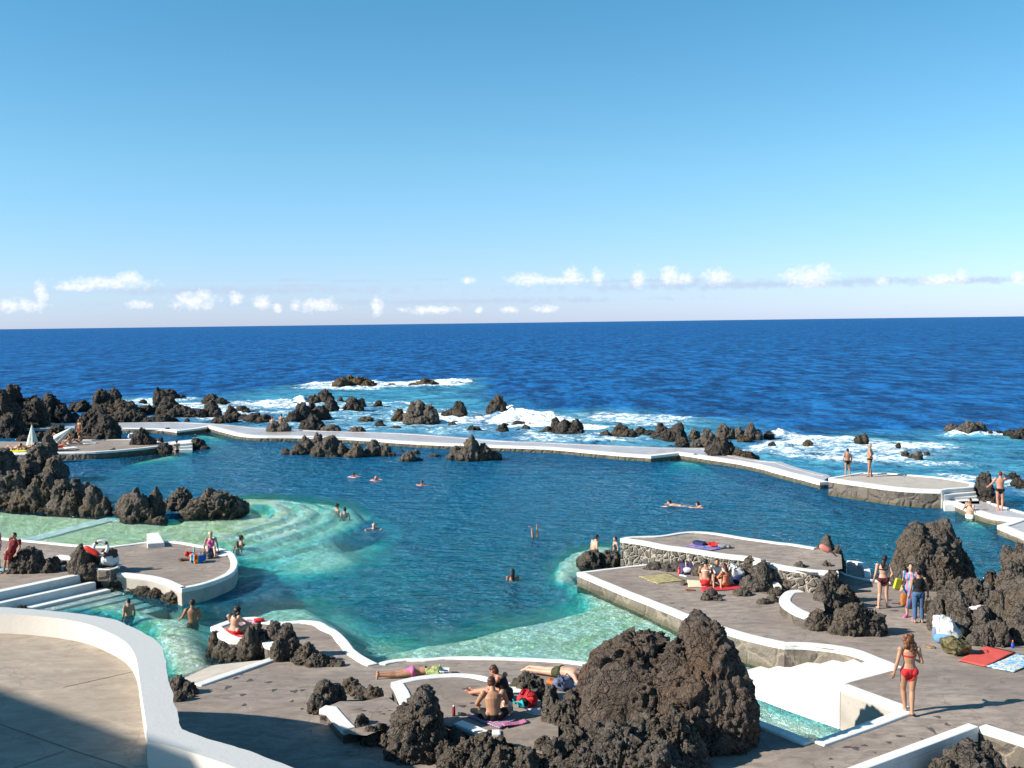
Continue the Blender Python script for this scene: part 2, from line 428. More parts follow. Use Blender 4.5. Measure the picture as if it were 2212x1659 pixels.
def kerbwall(label, P, wmat, kw=.30, bot=-1.6, lift=.045, wall=True, kerbh=.11, jit=.03, cat='wall', seed=1, name='retaining_wall', kmat='white', ww=.35):
    """a retaining wall with a white painted edge on top"""
    if kw < .6: kw *= .80
    if wall:
        w = strip(name, P, ww, -kerbh+.01, bot, M[wmat], jit=jit, seed=seed)
        tag(w, label, cat)
        k = strip('painted_edge', P, kw, lift, -kerbh, M[kmat], w, out=.012, jit=jit*.7, botabs=False, seed=seed)
    else:
        k = strip('painted_kerb', P, kw, lift, -kerbh, M[kmat], None, out=.012, jit=jit, botabs=False, seed=seed)
        tag(k, label, 'kerb')
        w = k
    return w
def sheet(name, poly, zf, mat, cell=1.0, z_add=0.0):
    """a flat paved area: polygon in plan, height from zf or from its corners"""
    bm = bmesh.new()
    from mathutils.geometry import tessellate_polygon
    P2 = [Vector((p.x, p.y, 0)) for p in poly]
    tr = tessellate_polygon([P2]); vs = [bm.verts.new((p.x, p.y, p.z)) for p in poly]
    for t in tr:
        try: bm.faces.new([vs[i] for i in t])
        except ValueError: pass
    if cell and callable(zf):
        xs = [p.x for p in poly]; ys = [p.y for p in poly]
        for ax, lo, hi in ((0, min(xs), max(xs)), (1, min(ys), max(ys))):
            k = math.ceil(lo/cell)
            while k*cell < hi:
                co = [0, 0, 0]; co[ax] = k*cell; no = [0, 0, 0]; no[ax] = 1
                bmesh.ops.bisect_plane(bm, geom=bm.verts[:]+bm.edges[:]+bm.faces[:], plane_co=co, plane_no=no); k += 1
    if zf is not None:
        for v in bm.verts: v.co.z = (zf(v.co.x, v.co.y) if callable(zf) else zf) + z_add
    bmesh.ops.recalc_face_normals(bm, faces=bm.faces[:])
    for f in bm.faces:
        if f.normal.z < 0: f.normal_flip()
    me = bpy.data.meshes.new(name); bm.to_mesh(me); bm.free(); me.materials.append(mat)
    o = bpy.data.objects.new(name, me); COL.objects.link(o); o['kind'] = 'structure'
    return o
def box_poly(name, poly, ztop, zbot, mat, parent=None, bev=.03):
    """a solid prism over a plan polygon"""
    n = len(poly)
    a = sum(poly[i].x*poly[(i+1) % n].y - poly[(i+1) % n].x*poly[i].y for i in range(n))
    if a < 0: poly = poly[::-1]
    V = [(p.x, p.y, zbot) for p in poly] + [(p.x, p.y, ztop if ztop is not None else p.z) for p in poly]
    Fc = [tuple(range(n-1, -1, -1)), tuple(range(n, 2*n))] + [(i, (i+1) % n, n+(i+1) % n, n+i) for i in range(n)]
    o = mesh_np(name, V, Fc, mat, parent, False)
    if bev:
        m = o.modifiers.new('bev', 'BEVEL'); m.width = bev; m.segments = 2; m.limit_method = 'ANGLE'
    return o

# ================================================================== SETTING
# ---- right and front deck (one connected paved area)
north_front = px(TF, [(1030,700)], zB)
spit = px(TF, [(1030,712),(1015,640),(900,592),(760,578),(640,568),(540,520),(465,455),(600,405),(740,375),(860,368),(960,400),(1090,410),(1250,398),(1400,412),(1490,462),(1570,500),(1650,590),(1720,670),(1800,725),(1900,772)], zB)
front = px(TG, [(740,480),(830,455),(1050,428),(1260,428),(1480,410),(1750,405),(2212,415)], zB) + px(TH, [(300,728),(520,738),(700,760),(820,778)], zB)
chan_s = px(TH, [(820,778)], zB) + px(TI, [(0,1285),(400,1440)], zB)
woman_kerb = px(TI, [(400,1440),(800,1300),(1170,1165)], zB)
wall_e = px(TI, [(1170,1165),(900,1065),(628,962)], zA)
right_edge = px(TJ, [(125,560),(500,720),(1000,920),(1270,1028),(1600,1140),(1900,1225),(2212,1292)], zA) + px(TI, [(350,612),(690,655),(900,730),(1105,815)], zA)
ramp_top = px(TI, [(1105,815),(700,925),(628,962)], zA)
beach_kerb = px(TF, [(310,950),(1030,700)], zB)
left_hidden = [Vector((-9.5, 26.5, .85)), Vector((-9.0, 16, .85)), Vector((-6, 8, .85)), Vector((14, 8, .85)), Vector((22, 14, 1.05))]
pit_edge = px(TI, [(2800,1640),(2212,1442),(1825,1318),(1400,1478),(900,1665),(300,1900)], zA)
deck_poly = (px(TJ, [(125,560),(810,482),(1000,470),(1500,520),(1900,560)], zA) + px(TK, [(300,700),(560,640),(615,540),(700,582),(800,607),(910,622),(1100,600),(1500,640),(1900,640),(2300,700),(3200,760)], zA)
   + [Vector((24, 25, 1))] + pit_edge + [Vector((2, 8, .85))] + [Vector((-6, 8, .85)), Vector((-9, 16, .85)), Vector((-9.5, 26.5, .85))]
   + beach_kerb + spit[1:] + front[1:] + chan_s[1:] + woman_kerb[1:] + wall_e[1:-1] + [ramp_top[2], ramp_top[1]] + right_edge[::-1][:-1])
sheet('deck', deck_poly, zB, M['deck'])
kerbwall('grey block wall with white edge along the channel side of the right hand deck', smooth(right_edge), 'stonegrey', kw=.30, seed=3)
kerbwall('brown concrete wall with white edge beside the white steps', smooth(wall_e[::-1], .4), 'plaster', kw=.30, jit=.006, seed=4)
kerbwall('white edged wall running to the feet of the woman in the red bikini', smooth(woman_kerb, .4)[::-1], 'plaster', kw=.34, jit=.008, seed=5)
kerbwall('shaded white edged wall behind the huge brown boulder', smooth(chan_s, .5)[::-1], 'plaster', kw=.34, jit=.008, seed=6)
kerbwall('low wall with a wavy white edge along the near side of the pool', smooth(front)[::-1], 'stonedark', kw=.28, jit=.06, seed=7)
kerbwall('low wall and curling white edge round the small rocky spit', smooth(spit)[::-1], 'stonedark', kw=.36, jit=.05, seed=8)
kerbwall('straight white kerb at the top of the little beach', smooth(beach_kerb, .5)[::-1], 'plaster', kw=.34, jit=.01, seed=9)
# beach slope
bk = beach_kerb
bn = Vector((bk[1].y-bk[0].y, -(bk[1].x-bk[0].x), 0)).normalized(); bn = bn if bn.y > 0 else -bn
bs = [bk[0]+Vector((0,0,-.06)), bk[1]+Vector((0,0,-.06)), bk[1]+bn*3.2, bk[0]+bn*3.2]
bs[2].z = -.22; bs[3].z = -.22
sheet('beach', bs, None, M['palewalk'])
# ---- lower pit at the bottom right
pe = smooth(pit_edge, .5)
pw = kerbwall('white inner wall of the sunken pit at the bottom right corner', smooth(pit_edge[2:], .5)[::-1], 'white', kw=.30, bot=-1.2, jit=.008, seed=11)
pw2 = kerbwall('stained block wall with white edge on the far right of the pit', smooth(pit_edge[:3], .5)[::-1], 'stonegrey', kw=.30, bot=-1.2, jit=.008, seed=12)
sheet('pit_floor', [Vector((7,12,.1)), Vector((22,12,.1)), Vector((22,22.5,.1)), Vector((7,22.5,.1))], .1, M['deck'], cell=0)
# ---- white slipway with steps
A0, A1, A2 = ramp_top
e_ = (A0-A1); e_.z = 0; e_.normalize(); dirr = Vector((-e_.y, e_.x, 0))
rm = MB(); wd = (A0-A2).dot(e_) + 1.6
for k in range(10):
    zt = A2.z - .03 - .15*k; w0 = .58*k
    a = A2 + dirr*w0; b = A2 + dirr*(w0+.58 if k < 9 else w0+3)
    q = [a, b, b + e_*wd, a + e_*wd]
    if k == 0: q = [A2, b, b + e_*(A0-A2).dot(e_), A0]; zt = min(A0.z, A2.z) - .03
    rm.add([(p.x, p.y, -1.5) for p in q] + [(p.x, p.y, zt) for p in q], [(0,1,2,3),(7,6,5,4),(0,4,5,1),(1,5,6,2),(2,6,7,3),(3,7,4,0)])
ramp = rm.build('white_steps', M['white'], None, False, .02)
tag(ramp, 'broad white painted steps leading from the deck corner down into the channel', 'steps')
# ---- upper platform
z4 = 1.15
T4a = px(TJ, [(2040,478),(1860,415),(1600,385),(1200,322),(1000,298),(830,262),(700,240),(560,222),(620,205),(760,197),(960,190),(1150,160),(1300,148),(1500,160),(1850,215),(2212,265)], z4) + px(TK, [(200,310),(430,348)], z4)
T4b = px(TK, [(640,400),(650,520)], z4)
T4poly = T4a + T4b + px(TK, [(380,560),(205,522)], z4)
sheet('platform_top', T4poly, z4, M['deck'], cell=0)
kerbwall('rubble stone wall with pale mortar and white rim holding up the far platform', smooth(T4a)[::-1], 'stone', kw=.26, seed=13, jit=.03)
kerbwall('short stretch of rubble wall with white rim between two rocks', smooth(px(TK, [(-120,470),(0,485),(205,522),(420,550),(620,560)], z4)), 'stone', kw=.26, seed=14)
kerbwall('thin white kerb at the foot of the rubble wall beside the two round rocks', smooth(px(TJ, [(1000,462),(810,480),(400,528),(125,562)], zA)), 'stonegrey', kw=.2, seed=15, bot=-1.2)
kerbwall('white kerb curving behind the brunette in the dark bikini', smooth(px(TK, [(1100,640),(910,622),(800,605),(700,580),(615,535)], zA)), 'stonegrey', kw=.22, seed=16, bot=-1.2)
led = px(TK, [(690,455),(780,462),(850,482),(885,515),(900,610),(790,600),(690,560)], .42)
lo = box_poly('basin_ledge', led, .36, -1, M['deck']); tag(lo, 'small concrete ledge with a white rim jutting into the pool behind the brunette', 'ledge')
k_ = strip('painted_edge', smooth(px(TK, [(900,600),(885,515),(850,482),(780,462),(690,455)], .42), .2), .22, .04, -.1, M['white'], lo, botabs=False)
# round stone planters on the decks
def planter(label, T, pts, z, h, wmat, band, kw=.34, surf=True):
    """raised patch of deck: pts = visible white band (left to right round the open side); band of points closes it"""
    P = px(T, pts, lambda x, y: z(x, y)+h)
    w = kerbwall(label, smooth(P)[::-1], wmat, kw=kw, bot=.2, lift=.03, jit=.02, seed=len(pts)+17, cat='planter', name='raised_bed')
    poly = smooth(P) + px(T, band, lambda x, y: z(x, y)+h)
    s = sheet('bed_top', poly, lambda x, y: z(x, y)+h, M['deck'], cell=1.0); s.parent = w; del s['kind']
    return w
planter('raised bed with a hooked white rim where the seated couple rest', TG, [(1000,960),(940,800),(880,695),(1100,640),(1300,612),(1600,592),(1850,608),(2000,640),(2212,690),(2400,800)], zB, .32, 'stonedark', [(2780,1000),(2780,1560),(2120,1345),(1880,1310),(1600,1200),(1400,1150)])
planter('low curved bed with a short white rim at the shadow edge', TG, [(340,1232),(240,1130),(145,1012),(60,1000)], zB, .28, 'stonedark', [(300,900),(560,900),(820,840),(990,960),(880,1180),(600,1290),(450,1280)])
kerbwall('white rim curving below the seated man on the purple towel', smooth(px(TG, [(2130,1290),(1900,1295),(1750,1230),(1590,1170)], lambda x,y: zB(x,y)+.32))[::-1], 'stonedark', kw=.3, seed=23, bot=.3, name='rim_wall')
planter('crescent shaped raised bed with a white rim among the rocks', TK, [(370,940),(250,900),(150,840),(110,790),(140,740),(180,715),(275,705)], zA, .35, 'stonedark', [(480,780),(500,880)], kw=.42)
so = box_poly('stone_slab', px(TK, [(35,640),(45,625),(95,628),(132,668),(130,688),(80,684)], lambda x,y: zA(x,y)+.2), None, .4, M['white']); tag(so, 'small white painted slab between dark rocks on the right deck', 'slab')
# ---- left peninsula
zP = .55
pen_n = px(TE, [(-300,150),(0,178),(190,196),(430,217),(660,240),(930,252),(1100,236),(1260,215),(1420,208),(1560,215),(1750,248),(1900,270),(1985,300),(2030,350),(2042,410),(2010,470),(1930,520),(1750,582),(1560,620)], zP)
pen_s = px(TE, [(1560,620),(1480,585),(1400,550),(1280,520),(1100,497),(860,477)], zP)
pen_w = px(TE, [(760,480),(690,495)], zP)
stair = px(TE, [(690,495),(345,570),(0,642),(-400,728)], zP)
sheet('peninsula_top', pen_n + pen_s[1:] + pen_w + stair[1:] + px(TE, [(-700,700),(-700,120)], zP), zP, M['deck'], cell=0)
kerbwall('grey wall with a wide white edge round the left peninsula', smooth(pen_n)[::-1], 'plaster', kw=.30, seed=31)
kerbwall('plastered wall with a white rim above the dark rocks on the peninsula', smooth(pen_s)[::-1], 'plaster', kw=.28, seed=32)
sb = MB(); dd = (stair[3]-stair[0]); dd.z = 0; dd.normalize(); nn = Vector((-dd.y, dd.x, 0))
if nn.y > 0: nn = -nn
nn = nn if nn.x > 0 else nn
Lh = 22; step_w = .29
for k in range(8):
    a = stair[0] + nn*(step_w*k - (.25 if k == 0 else 0)) + dd*(-.25*k); b = a + dd*Lh
    w = step_w + (.05 if k == 0 else 0)
    zt = (.045, .17, .0, -.14, -.30, -.46, -.62, -.8)[k] if k else .59
    if k == 1: zt = .33
    if k == 2: zt = .08
    if k >= 3: zt = .05 - .07*(k-2)
    if k >= 2: a = stair[0] + nn*(step_w*2+.52*(k-2)) + dd*(-.25*k); b = a+dd*Lh; w = .52 if k > 2 else .52
    q = [a, b, b + nn*w, a + nn*w]
    sb.add([(p.x, p.y, -2.0) for p in q] + [(p.x, p.y, zt) for p in q], [(0,1,2,3),(7,6,5,4),(0,4,5,1),(1,5,6,2),(2,6,7,3),(3,7,4,0)])
so = sb.build('white_steps', M['white'], None, False, .02)
tag(so, 'wide white bathing steps running down into the water at the left', 'steps')
dv = box_poly('diving_slab', px(TE, [(1262,135),(1368,127),(1415,212),(1265,222)], .75), None, -1, M['white'])
tag(dv, 'white block at the water edge behind the peninsula', 'block')
so = box_poly('stone_ledge', px(TE, [(790,440),(850,455),(950,458),(1020,435),(1035,400),(990,375),(900,360),(800,380)], zP+.2), None, zP-.2, M['stonedark']); tag(so, 'small round ledge with white rim carrying the bags beside the lifebuoy rock', 'ledge')
strip('painted_edge', smooth(px(TE, [(1035,400),(1020,432),(950,452),(860,450),(795,438)], zP+.2), .15)[::-1], .12, .03, -.06, M['white'], so, botabs=False)
kb = kerbwall('short white kerb between the two rocks on the peninsula', smooth(px(TE, [(480,352),(540,360),(610,366)], zP)), 'plaster', kw=.3, wall=False, lift=.12, seed=33)
# sunken white wall under the water at the left
uw = px(TA, [(60,1590),(400,1520),(700,1440),(960,1375),(1100,1375)], -.04)
o = strip('sunken_wall', smooth(uw, .4), .9, .0, -2, M['bedwhite']); tag(o, 'pale sunken wall under clear water from the peninsula to the split boulder', 'wall')
# ---- far left island deck
zI = .5
isl_s = px(TA, [(-500,780),(140,798),(400,795),(640,792),(820,788),(1000,775),(1200,757),(1370,738)], zI)
isl_n = px(TA, [(1380,700),(1300,680),(1100,678),(860,682),(720,682)], zI)
sheet('island_top', isl_s + px(TA, [(1400,705)], zI) + isl_n[1:] + px(TA, [(450,700),(150,695),(-500,690)], zI), zI, M['deck'], cell=0)
kerbwall('dark wall with a white edge along the sunbathing island', smooth(isl_s, .6), 'stonedark', kw=.45, seed=41, jit=.08)
kerbwall('thin white edge at the back of the sunbathing island', smooth(isl_n, .6), 'stonedark', kw=.3, seed=42)
s3 = MB()
for k in range(5):
    z = (.5, .33, .16, -.02, -.25)[k]; y0 = 672+27*k; y1 = y0+27 if k < 4 else 860
    q = px(TA, [(1395-8*k, 703+22*k), (1650, y0+4), (1655, y1+8), (1400, 725+22*k+(40 if k == 4 else 0))], z)
    s3.add([(p.x, p.y, -2) for p in q] + [(p.x, p.y, z) for p in q], [(0,1,2,3),(7,6,5,4),(0,4,5,1),(1,5,6,2),(2,6,7,3),(3,7,4,0)])
so = s3.build('white_steps', M['white'], None, False, .02); tag(so, 'small flight of white steps at the tip of the sunbathing island', 'steps')
# ---- far sea wall
zs = .35
sw_in = px(TA, [(-400,592),(460,590),(1000,585),(1400,592),(1520,607),(1700,585),(1790,568),(1900,600),(2070,640),(2212,652)], zs) + px(TB, [(400,655),(900,672),(1300,700),(1500,712),(2212,740)], zs) + px(TC, [(400,482),(700,508),(1000,535),(1280,555),(1400,542),(1520,528),(1640,545),(1700,556),(2000,600),(2212,642)], zs) + px(TD, [(100,688),(300,740),(455,782)], zs)
sw_out = px(TA, [(-400,530),(460,538),(1000,533),(1500,528),(1900,545),(2212,575)], zs) + px(TB, [(200,578),(600,602),(980,612),(1400,628),(2212,690)], zs) + px(TC, [(400,433),(800,452),(1500,480),(1750,480),(2000,545),(2212,585)], zs) + px(TD, [(120,600),(250,645),(400,685),(550,718)], zs)
sheet('seawall_walk', sw_in + sw_out[::-1], zs, M['wetwalk'], cell=0)
sw = kerbwall('long sea wall with white edge between the pool and the surf', smooth(sw_in, .8), 'stonedark', kw=.62, lift=.04, seed=51, jit=.07, kerbh=.12, name='sea_wall')
sw2 = strip('sea_wall', smooth(sw_out, .8)[::-1], .5, .02, -2.5, M['wetwalk']); tag(sw2, 'wet outer edge of the long sea wall facing the surf', 'wall')
# ---- raised pale platform on the right
zp = .85
pf = px(TD, [(530,752),(800,790),(1100,830),(1350,848),(1500,852)], zp)
pb_ = px(TD, [(1510,852),(1560,838),(1780,822),(1790,785),(1500,738),(1200,712),(1050,700),(950,700),(810,696),(530,742)], zp)
sheet('pale_platform', pf + pb_[1:-1] + px(TD, [(530,744)], zp), zp, M['palewalk'], cell=0)
kerbwall('dark block wall with thick white rim under the two standing bathers', smooth(pf, .5), 'stonedark', kw=.5, lift=.05, seed=52, kerbh=.14)
kerbwall('white rimmed sea side of the pale platform', smooth(px(TD, [(1790,785),(1500,738),(1200,712),(1050,700),(950,700),(810,696),(530,742)], zp), .5), 'stonedark', kw=.3, seed=53)
s4 = MB()
kerbwall('white end wall of the pale platform above its steps', px(TD, [(1500,852),(1560,840),(1780,824),(1792,787)], zp), 'white', kw=.3, seed=56, kerbh=.14)
for k in range(4):
    z = (.68, .52, .40, .35)[k]
    q = px(TD, [(1520-2*k, 835+26*k), (1790+12*k, 800+34*k), (1800+12*k, 860+34*k), (1524, 884+26*k)], z)
    s4.add([(p.x, p.y, -1.5) for p in q] + [(p.x, p.y, z) for p in q], [(0,1,2,3),(7,6,5,4),(0,4,5,1),(1,5,6,2),(2,6,7,3),(3,7,4,0)])
so = s4.build('white_steps', M['white'], None, False, .03); tag(so, 'four broad white steps at the right end of the pale platform', 'steps')
wk_in = px(TD, [(1525,920),(1680,990),(1800,1030),(1950,1075),(2150,1098),(2060,1130),(1985,1152),(2212,1245),(2700,1420)], zs)
wk_out = px(TD, [(1790,880),(1872,925),(2000,978),(2212,1038),(2900,1240)], zs)
sheet('right_walk', wk_in + wk_out[::-1], zs, M['wetwalk'], cell=0)
kerbwall('sea wall with thick white edge beside the man wading at the right', smooth(wk_in, .4), 'stonegrey', kw=.45, lift=.05, seed=54, kerbh=.14, name='sea_wall')
kerbwall('thin white outer edge of the walkway at the far right', smooth(wk_out, .4)[::-1], 'stonegrey', kw=.2, seed=55, name='sea_wall')
# ================================================================== FOREGROUND PARAPET
zc = 3.6; zt_ = 3.2
cop_o = px(TL, [(-900,262),(-400,265),(0,276),(250,290),(500,313),(750,342),(980,382),(1150,455),(1330,553),(1400,655),(1440,850),(1480,1020),(1520,1170),(1565,1325),(1700,1375),(1850,1425),(2212,1540)], zc) + px(TV, [(760,1708),(1000,1830)], zc)
cop_i = px(TL, [(-900,318),(-400,322),(0,333),(250,347),(500,372),(750,420),(950,500),(1080,575),(1150,665),(1180,750),(1200,900),(1230,1100),(1262,1300),(1272,1432),(1400,1455),(1560,1500),(1800,1575),(2050,1668)], zc) + px(TV, [(650,1740),(900,1880)], zc)
so_ = smooth(cop_o, .25, 70); si_ = smooth(cop_i, .25, 70)
def resample(P, n):
    d = [0]
    for a, b in zip(P, P[1:]): d.append(d[-1]+(b-a).length)
    out = []; j = 0
    for k in range(n):
        s = d[-1]*k/(n-1)
        while j < len(P)-2 and d[j+1] < s: j += 1
        t = (s-d[j])/max(d[j+1]-d[j], 1e-9); out.append(P[j].lerp(P[j+1], clamp(t, 0, 1)))
    return out
# outer and inner edges are matched piecewise so that the corner stays a corner
def cut(P, q):
    i = min(range(len(P)), key=lambda k: (P[k]-q).length); return P[:i+1], P[i:]
oa, ob = cut(so_, cop_o[13]); ia, ib = cut(si_, cop_i[13])
OO = resample(oa, 120) + resample(ob, 60)[1:]; II = resample(ia, 120) + resample(ib, 60)[1:]
aj = fbm(np.array([p[:] for p in OO])*3.0, 3, 5)*.02
V = []; Fc = []
for p, q, j in zip(OO, II, aj):
    V += [(p.x, p.y, .2), (p.x+j, p.y+j, zc-.02), (p.x+j, p.y+j, zc), (q.x, q.y, zc), (q.x, q.y, zt_-.3)]
n = len(OO)
par = empty('parapet', (0, 0, 0)); tag(par, 'broad cream parapet wall sweeping round the foreground terrace in a curve', 'wall')
def lof(cols, name, mat):
    idx = {c: i for i, c in enumerate(cols)}; VV = [V[5*i+c] for i in range(n) for c in cols]; m = len(cols)
    FF = [(i*m+j, i*m+j+1, (i+1)*m+j+1, (i+1)*m+j) for i in range(n-1) for j in range(m-1)]
    return mesh_np(name, VV, FF, mat, par, smooth=False)
o1 = lof([0, 1], 'outer_face', M['stonedark']); o2 = lof([1, 2, 3], 'coping', M['coping']); o3 = lof([3, 4], 'inner_face', M['whitewall'])
for o in (o1, o3): o.data.polygons.foreach_set('use_smooth', np.ones(len(o.data.polygons), bool))
fl = [Vector((p.x, p.y, zt_)) for p in II] + [Vector((2, 8, zt_)), Vector((-8, 6, zt_)), Vector((-30, 8, zt_)), Vector((-30, 24, zt_))]
sheet('terrace', fl, zt_, M['tan'], cell=0)
# expansion joints in the terrace
def joint(T, a, b, z, w=.012):
    P = px(T, [a, b], z+.003); d = (P[1]-P[0]).normalized(); q = Vector((-d.y, d.x, 0))*w
    return [P[0]-q, P[1]-q, P[1]+q, P[0]+q]
jm = MB()
for a, b in (((545,965),(1155,828)),((120,1659),(560,1510)),((640,1510),(1090,1655)),((0,1280),(640,1510)),((248,503),(246,352))):
    if a == (248,503): continue
    q = joint(TL, a, b, zt_); jm.add([tuple(p) for p in q], [(0,1,2,3)])
o = jm.build('terrace_joint', simple('joint_dark', (.10,.085,.07)), None, False); o['kind'] = 'structure'
# building whose roof edge throws the soft shadow over the terrace corner
sdir = Vector((.94, .34, 0)).normalized()
# ================================================================== WATER
def P2(T, pts): return np.array([at(*T(*p), 0.0).xy[:] for p in pts])
def sdf(P, poly):
    """signed distance in plan, negative inside"""
    d = np.full(len(P), 1e9); ins = np.zeros(len(P), bool); n = len(poly)
    for i in range(n):
        a, b = poly[i], poly[(i+1) % n]; e = b-a; w = P-a
        t = np.clip((w@e)/max(e@e, 1e-9), 0, 1); q = w - t[:,None]*e
        d = np.minimum(d, (q**2).sum(1))
        c1 = P[:,1] >= a[1]; c2 = P[:,1] < b[1]; c3 = e[0]*w[:,1] > e[1]*w[:,0]
        ins ^= ((c1 & c2 & c3) | (~c1 & ~c2 & ~c3))
    d = np.sqrt(d); return np.where(ins, -d, d)
def mask(P, poly, soft): return np.clip(.5 - sdf(P, poly)/soft, 0, 1)
def ss(x): x = np.clip(x, 0, 1); return x*x*(3-2*x)
wallx = [(-260,86)] + [tuple(((a+b)/2).xy) for a, b in zip(resample(sw_in, 40), resample(sw_out, 40))]
wallx += [tuple(p.xy) for p in px(TD, [(1160,760),(1650,800),(1900,950),(2100,1045),(2500,1230)], .2)] + [(45, 33), (260, 30)]
wx = [wallx[0]]
for p in wallx[1:]:
    if p[0] > wx[-1][0]+.05: wx.append(p)
wx = np.array(wx)
def wall_y(x): return np.interp(x, wx[:,0], wx[:,1])
def grid(nx, ny, xf, yf):
    """xf(s,y), yf(t,x) sampled"""
    pass
def quads(nx, ny):
    i = np.arange(nx*ny).reshape(ny, nx)
    return np.stack([i[:-1,:-1].ravel(), i[:-1,1:].ravel(), i[1:,1:].ravel(), i[1:,:-1].ravel()], 1)
# depth of the pool (metres) -------------------------------------------------
shelves = [  # (tile, outline, depth, softness)
 (TA, [(-900,1180),(300,1290),(960,1335),(1450,1380),(1550,1320),(2150,1330),(2700,1330),(2600,1560),(1900,1500),(1880,1620),(1400,1700),(-900,1700)], .42, 1.2),
 (TB, [(-300,1200),(0,1145),(350,1150),(700,1180),(950,1230),(1035,1320),(1000,1390),(850,1450),(700,1530),(480,1590),(200,1660),(-300,1700)], 1.15, .35),
 (TB, [(-300,1200),(0,1155),(350,1160),(620,1190),(800,1245),(830,1300),(740,1380),(560,1450),(300,1530),(0,1620),(-300,1660)], .85, .25),
 (TB, [(-300,1200),(0,1165),(300,1175),(520,1205),(640,1260),(610,1340),(450,1400),(200,1480),(-300,1610)], .6, .25),
 (TB, [(-300,1200),(0,1180),(250,1190),(400,1240),(430,1300),(330,1370),(100,1430),(-300,1550)], .38, .25),
 (TA, [(2130,1300),(2160,1230),(2290,1235),(2330,1270),(2290,1330)], 3.2, .5),
 (TE, [(1500,330),(2100,260),(2900,60),(2980,250),(2700,330),(2150,500),(2060,430)], 1.3, 5.0),
 (TE, [(700,560),(1050,600),(1550,760),(1750,740),(1900,820),(1850,1250),(1900,1320),(1500,1420),(1250,1000),(900,840),(200,800)], .6, 2.2),
 (TE, [(1430,900),(1800,1050),(1950,1230),(2200,1250),(1640,1440),(1400,1420),(1200,1000)], .22, 1.6),
 (TE, [(100,750),(900,600),(1150,640),(420,830)], .35, .8),
 (TF, [(480,480),(560,330),(760,250),(1050,180),(1300,240),(1450,370),(1560,460),(1600,620),(1000,500)], 1.0, 2.2),
 (TH, [(-250,560),(-100,330),(300,380),(700,200),(1000,100),(1600,470),(1560,560),(1100,800),(820,780),(300,730),(-200,740),(-900,760),(-1200,640),(-700,480)], .62, 3.2),
 (TG, [(360,80),(900,220),(1500,160),(2212,120),(2212,420),(1050,440),(820,420),(600,330)], .95, 2.6),
 (TV, [(720,1432),(800,1410),(930,1376),(1039,1350),(1195,1314),(1273,1299),(1236,1266),(1240,1245),(1420,1330),(1600,1400),(1290,1442),(1100,1425),(880,1430),(800,1442)], .62, 1.5),
 (TV, [(600,1170),(720,1165),(820,1185),(815,1215),(760,1235),(640,1250),(560,1240)], 1.0, 3.0),
 (TV, [(540,1340),(600,1290),(690,1290),(760,1330),(775,1400),(700,1380)], .8, 2.0),
 (TJ, [(-130,690),(-190,560),(-140,420),(0,320),(250,250),(560,240),(600,500),(150,560),(110,620)], .55, .7),
 (TJ, [(-60,560),(120,560),(600,760),(1200,1050),(1600,1160),(1450,1300),(1000,1200),(500,980),(100,800)], .45, 1.6),
 (TI, [(-500,560),(0,640),(700,700),(1000,800),(500,1000),(0,1100),(400,1250),(700,1330),(400,1480),(-300,1300),(-700,1000)], .5, 1.0),
 (TI, [(1,1130),(470,1250),(640,1320),(700,1335),(400,1480),(-10,1290)], 1.3, .8),
 (TC, [(1060,560),(1280,555),(1520,530),(1750,560),(2000,600),(1980,640),(1700,625),(1300,600)], .7, 3.5),
 (TA, [(1000,850),(1500,760),(1740,745),(1770,790),(1400,860),(1100,890)], .8, 3.5),
 (TB, [(0,660),(1500,715),(2212,745),(2212,760),(1400,735),(0,690)], 1.5, 5.0),
 (TD, [(1600,990),(1900,1060),(2000,1150),(1900,1170),(1640,1110)], .6, 1.2),
 (TA, [(1450,610),(1780,580),(2070,650),(2000,690),(1600,650)], .9, 3.5),
]
SH = [(P2(T, pts), d, s) for T, pts, d, s in shelves]
def depth_at(P):
    d = np.full(len(P), 9.0)
    for poly, dep, soft in SH:
        m = ss(mask(P, poly, soft)); d = d*(1-m) + (dep if dep < 3 else dep)*m if dep >= 3 else np.minimum(d, d*(1-m) + dep*m)
    for k in (1, 2, 3, 4):  # added depth draws dark lines for the shaded, algae-dark step risers
        e = np.abs(sdf(P, SH[k][0])+.22); d = d + 1.6*ss(1-e/.24)*np.clip((P[:,0]+12.9)/.8, 0, 1)*(P[:,1] < 62)
    q = np.concatenate([P, np.zeros((len(P),1))], 1)
    shallow = np.clip(1.6-d, 0, 1)
    d = d*(1 + .22*fbm(q*.9, 4, 3)) + .10*fbm(q*2.6, 3, 9)*np.clip(d, .2, 1)
    return np.clip(d, .06, 10)
nx, ny = 380, 470
xs = np.linspace(-52, 48, nx)
yt = np.linspace(0, 1, ny)**1.55
X = np.repeat(xs[None, :], ny, 0); W = wall_y(xs)[None, :]
Y = 17 + yt[:, None]*(W-17)
PP = np.stack([X.ravel(), Y.ravel()], 1)
DEP = depth_at(PP)
wave = .022*fbm(np.concatenate([PP*np.array([.55, 1.1]), np.zeros((len(PP),1))], 1), 3, 21)
vis = PP[:,1] > 0
water = mesh_np('pool_water', np.concatenate([PP, wave[:,None]], 1), quads(nx, ny), bpy.data.materials.new('tmp'))
water['kind'] = 'structure'
K = np.array([.58, .155, .135])
at_ = water.data.attributes.new('clear', 'FLOAT_COLOR', 'POINT')
T = np.exp(-DEP[:,None]*K[None,:]); T = np.clip((T-.02)/.98, 0, 1)
at_.data.foreach_set('color', np.concatenate([T, np.ones((len(T),1))], 1).astype(np.float32).ravel())
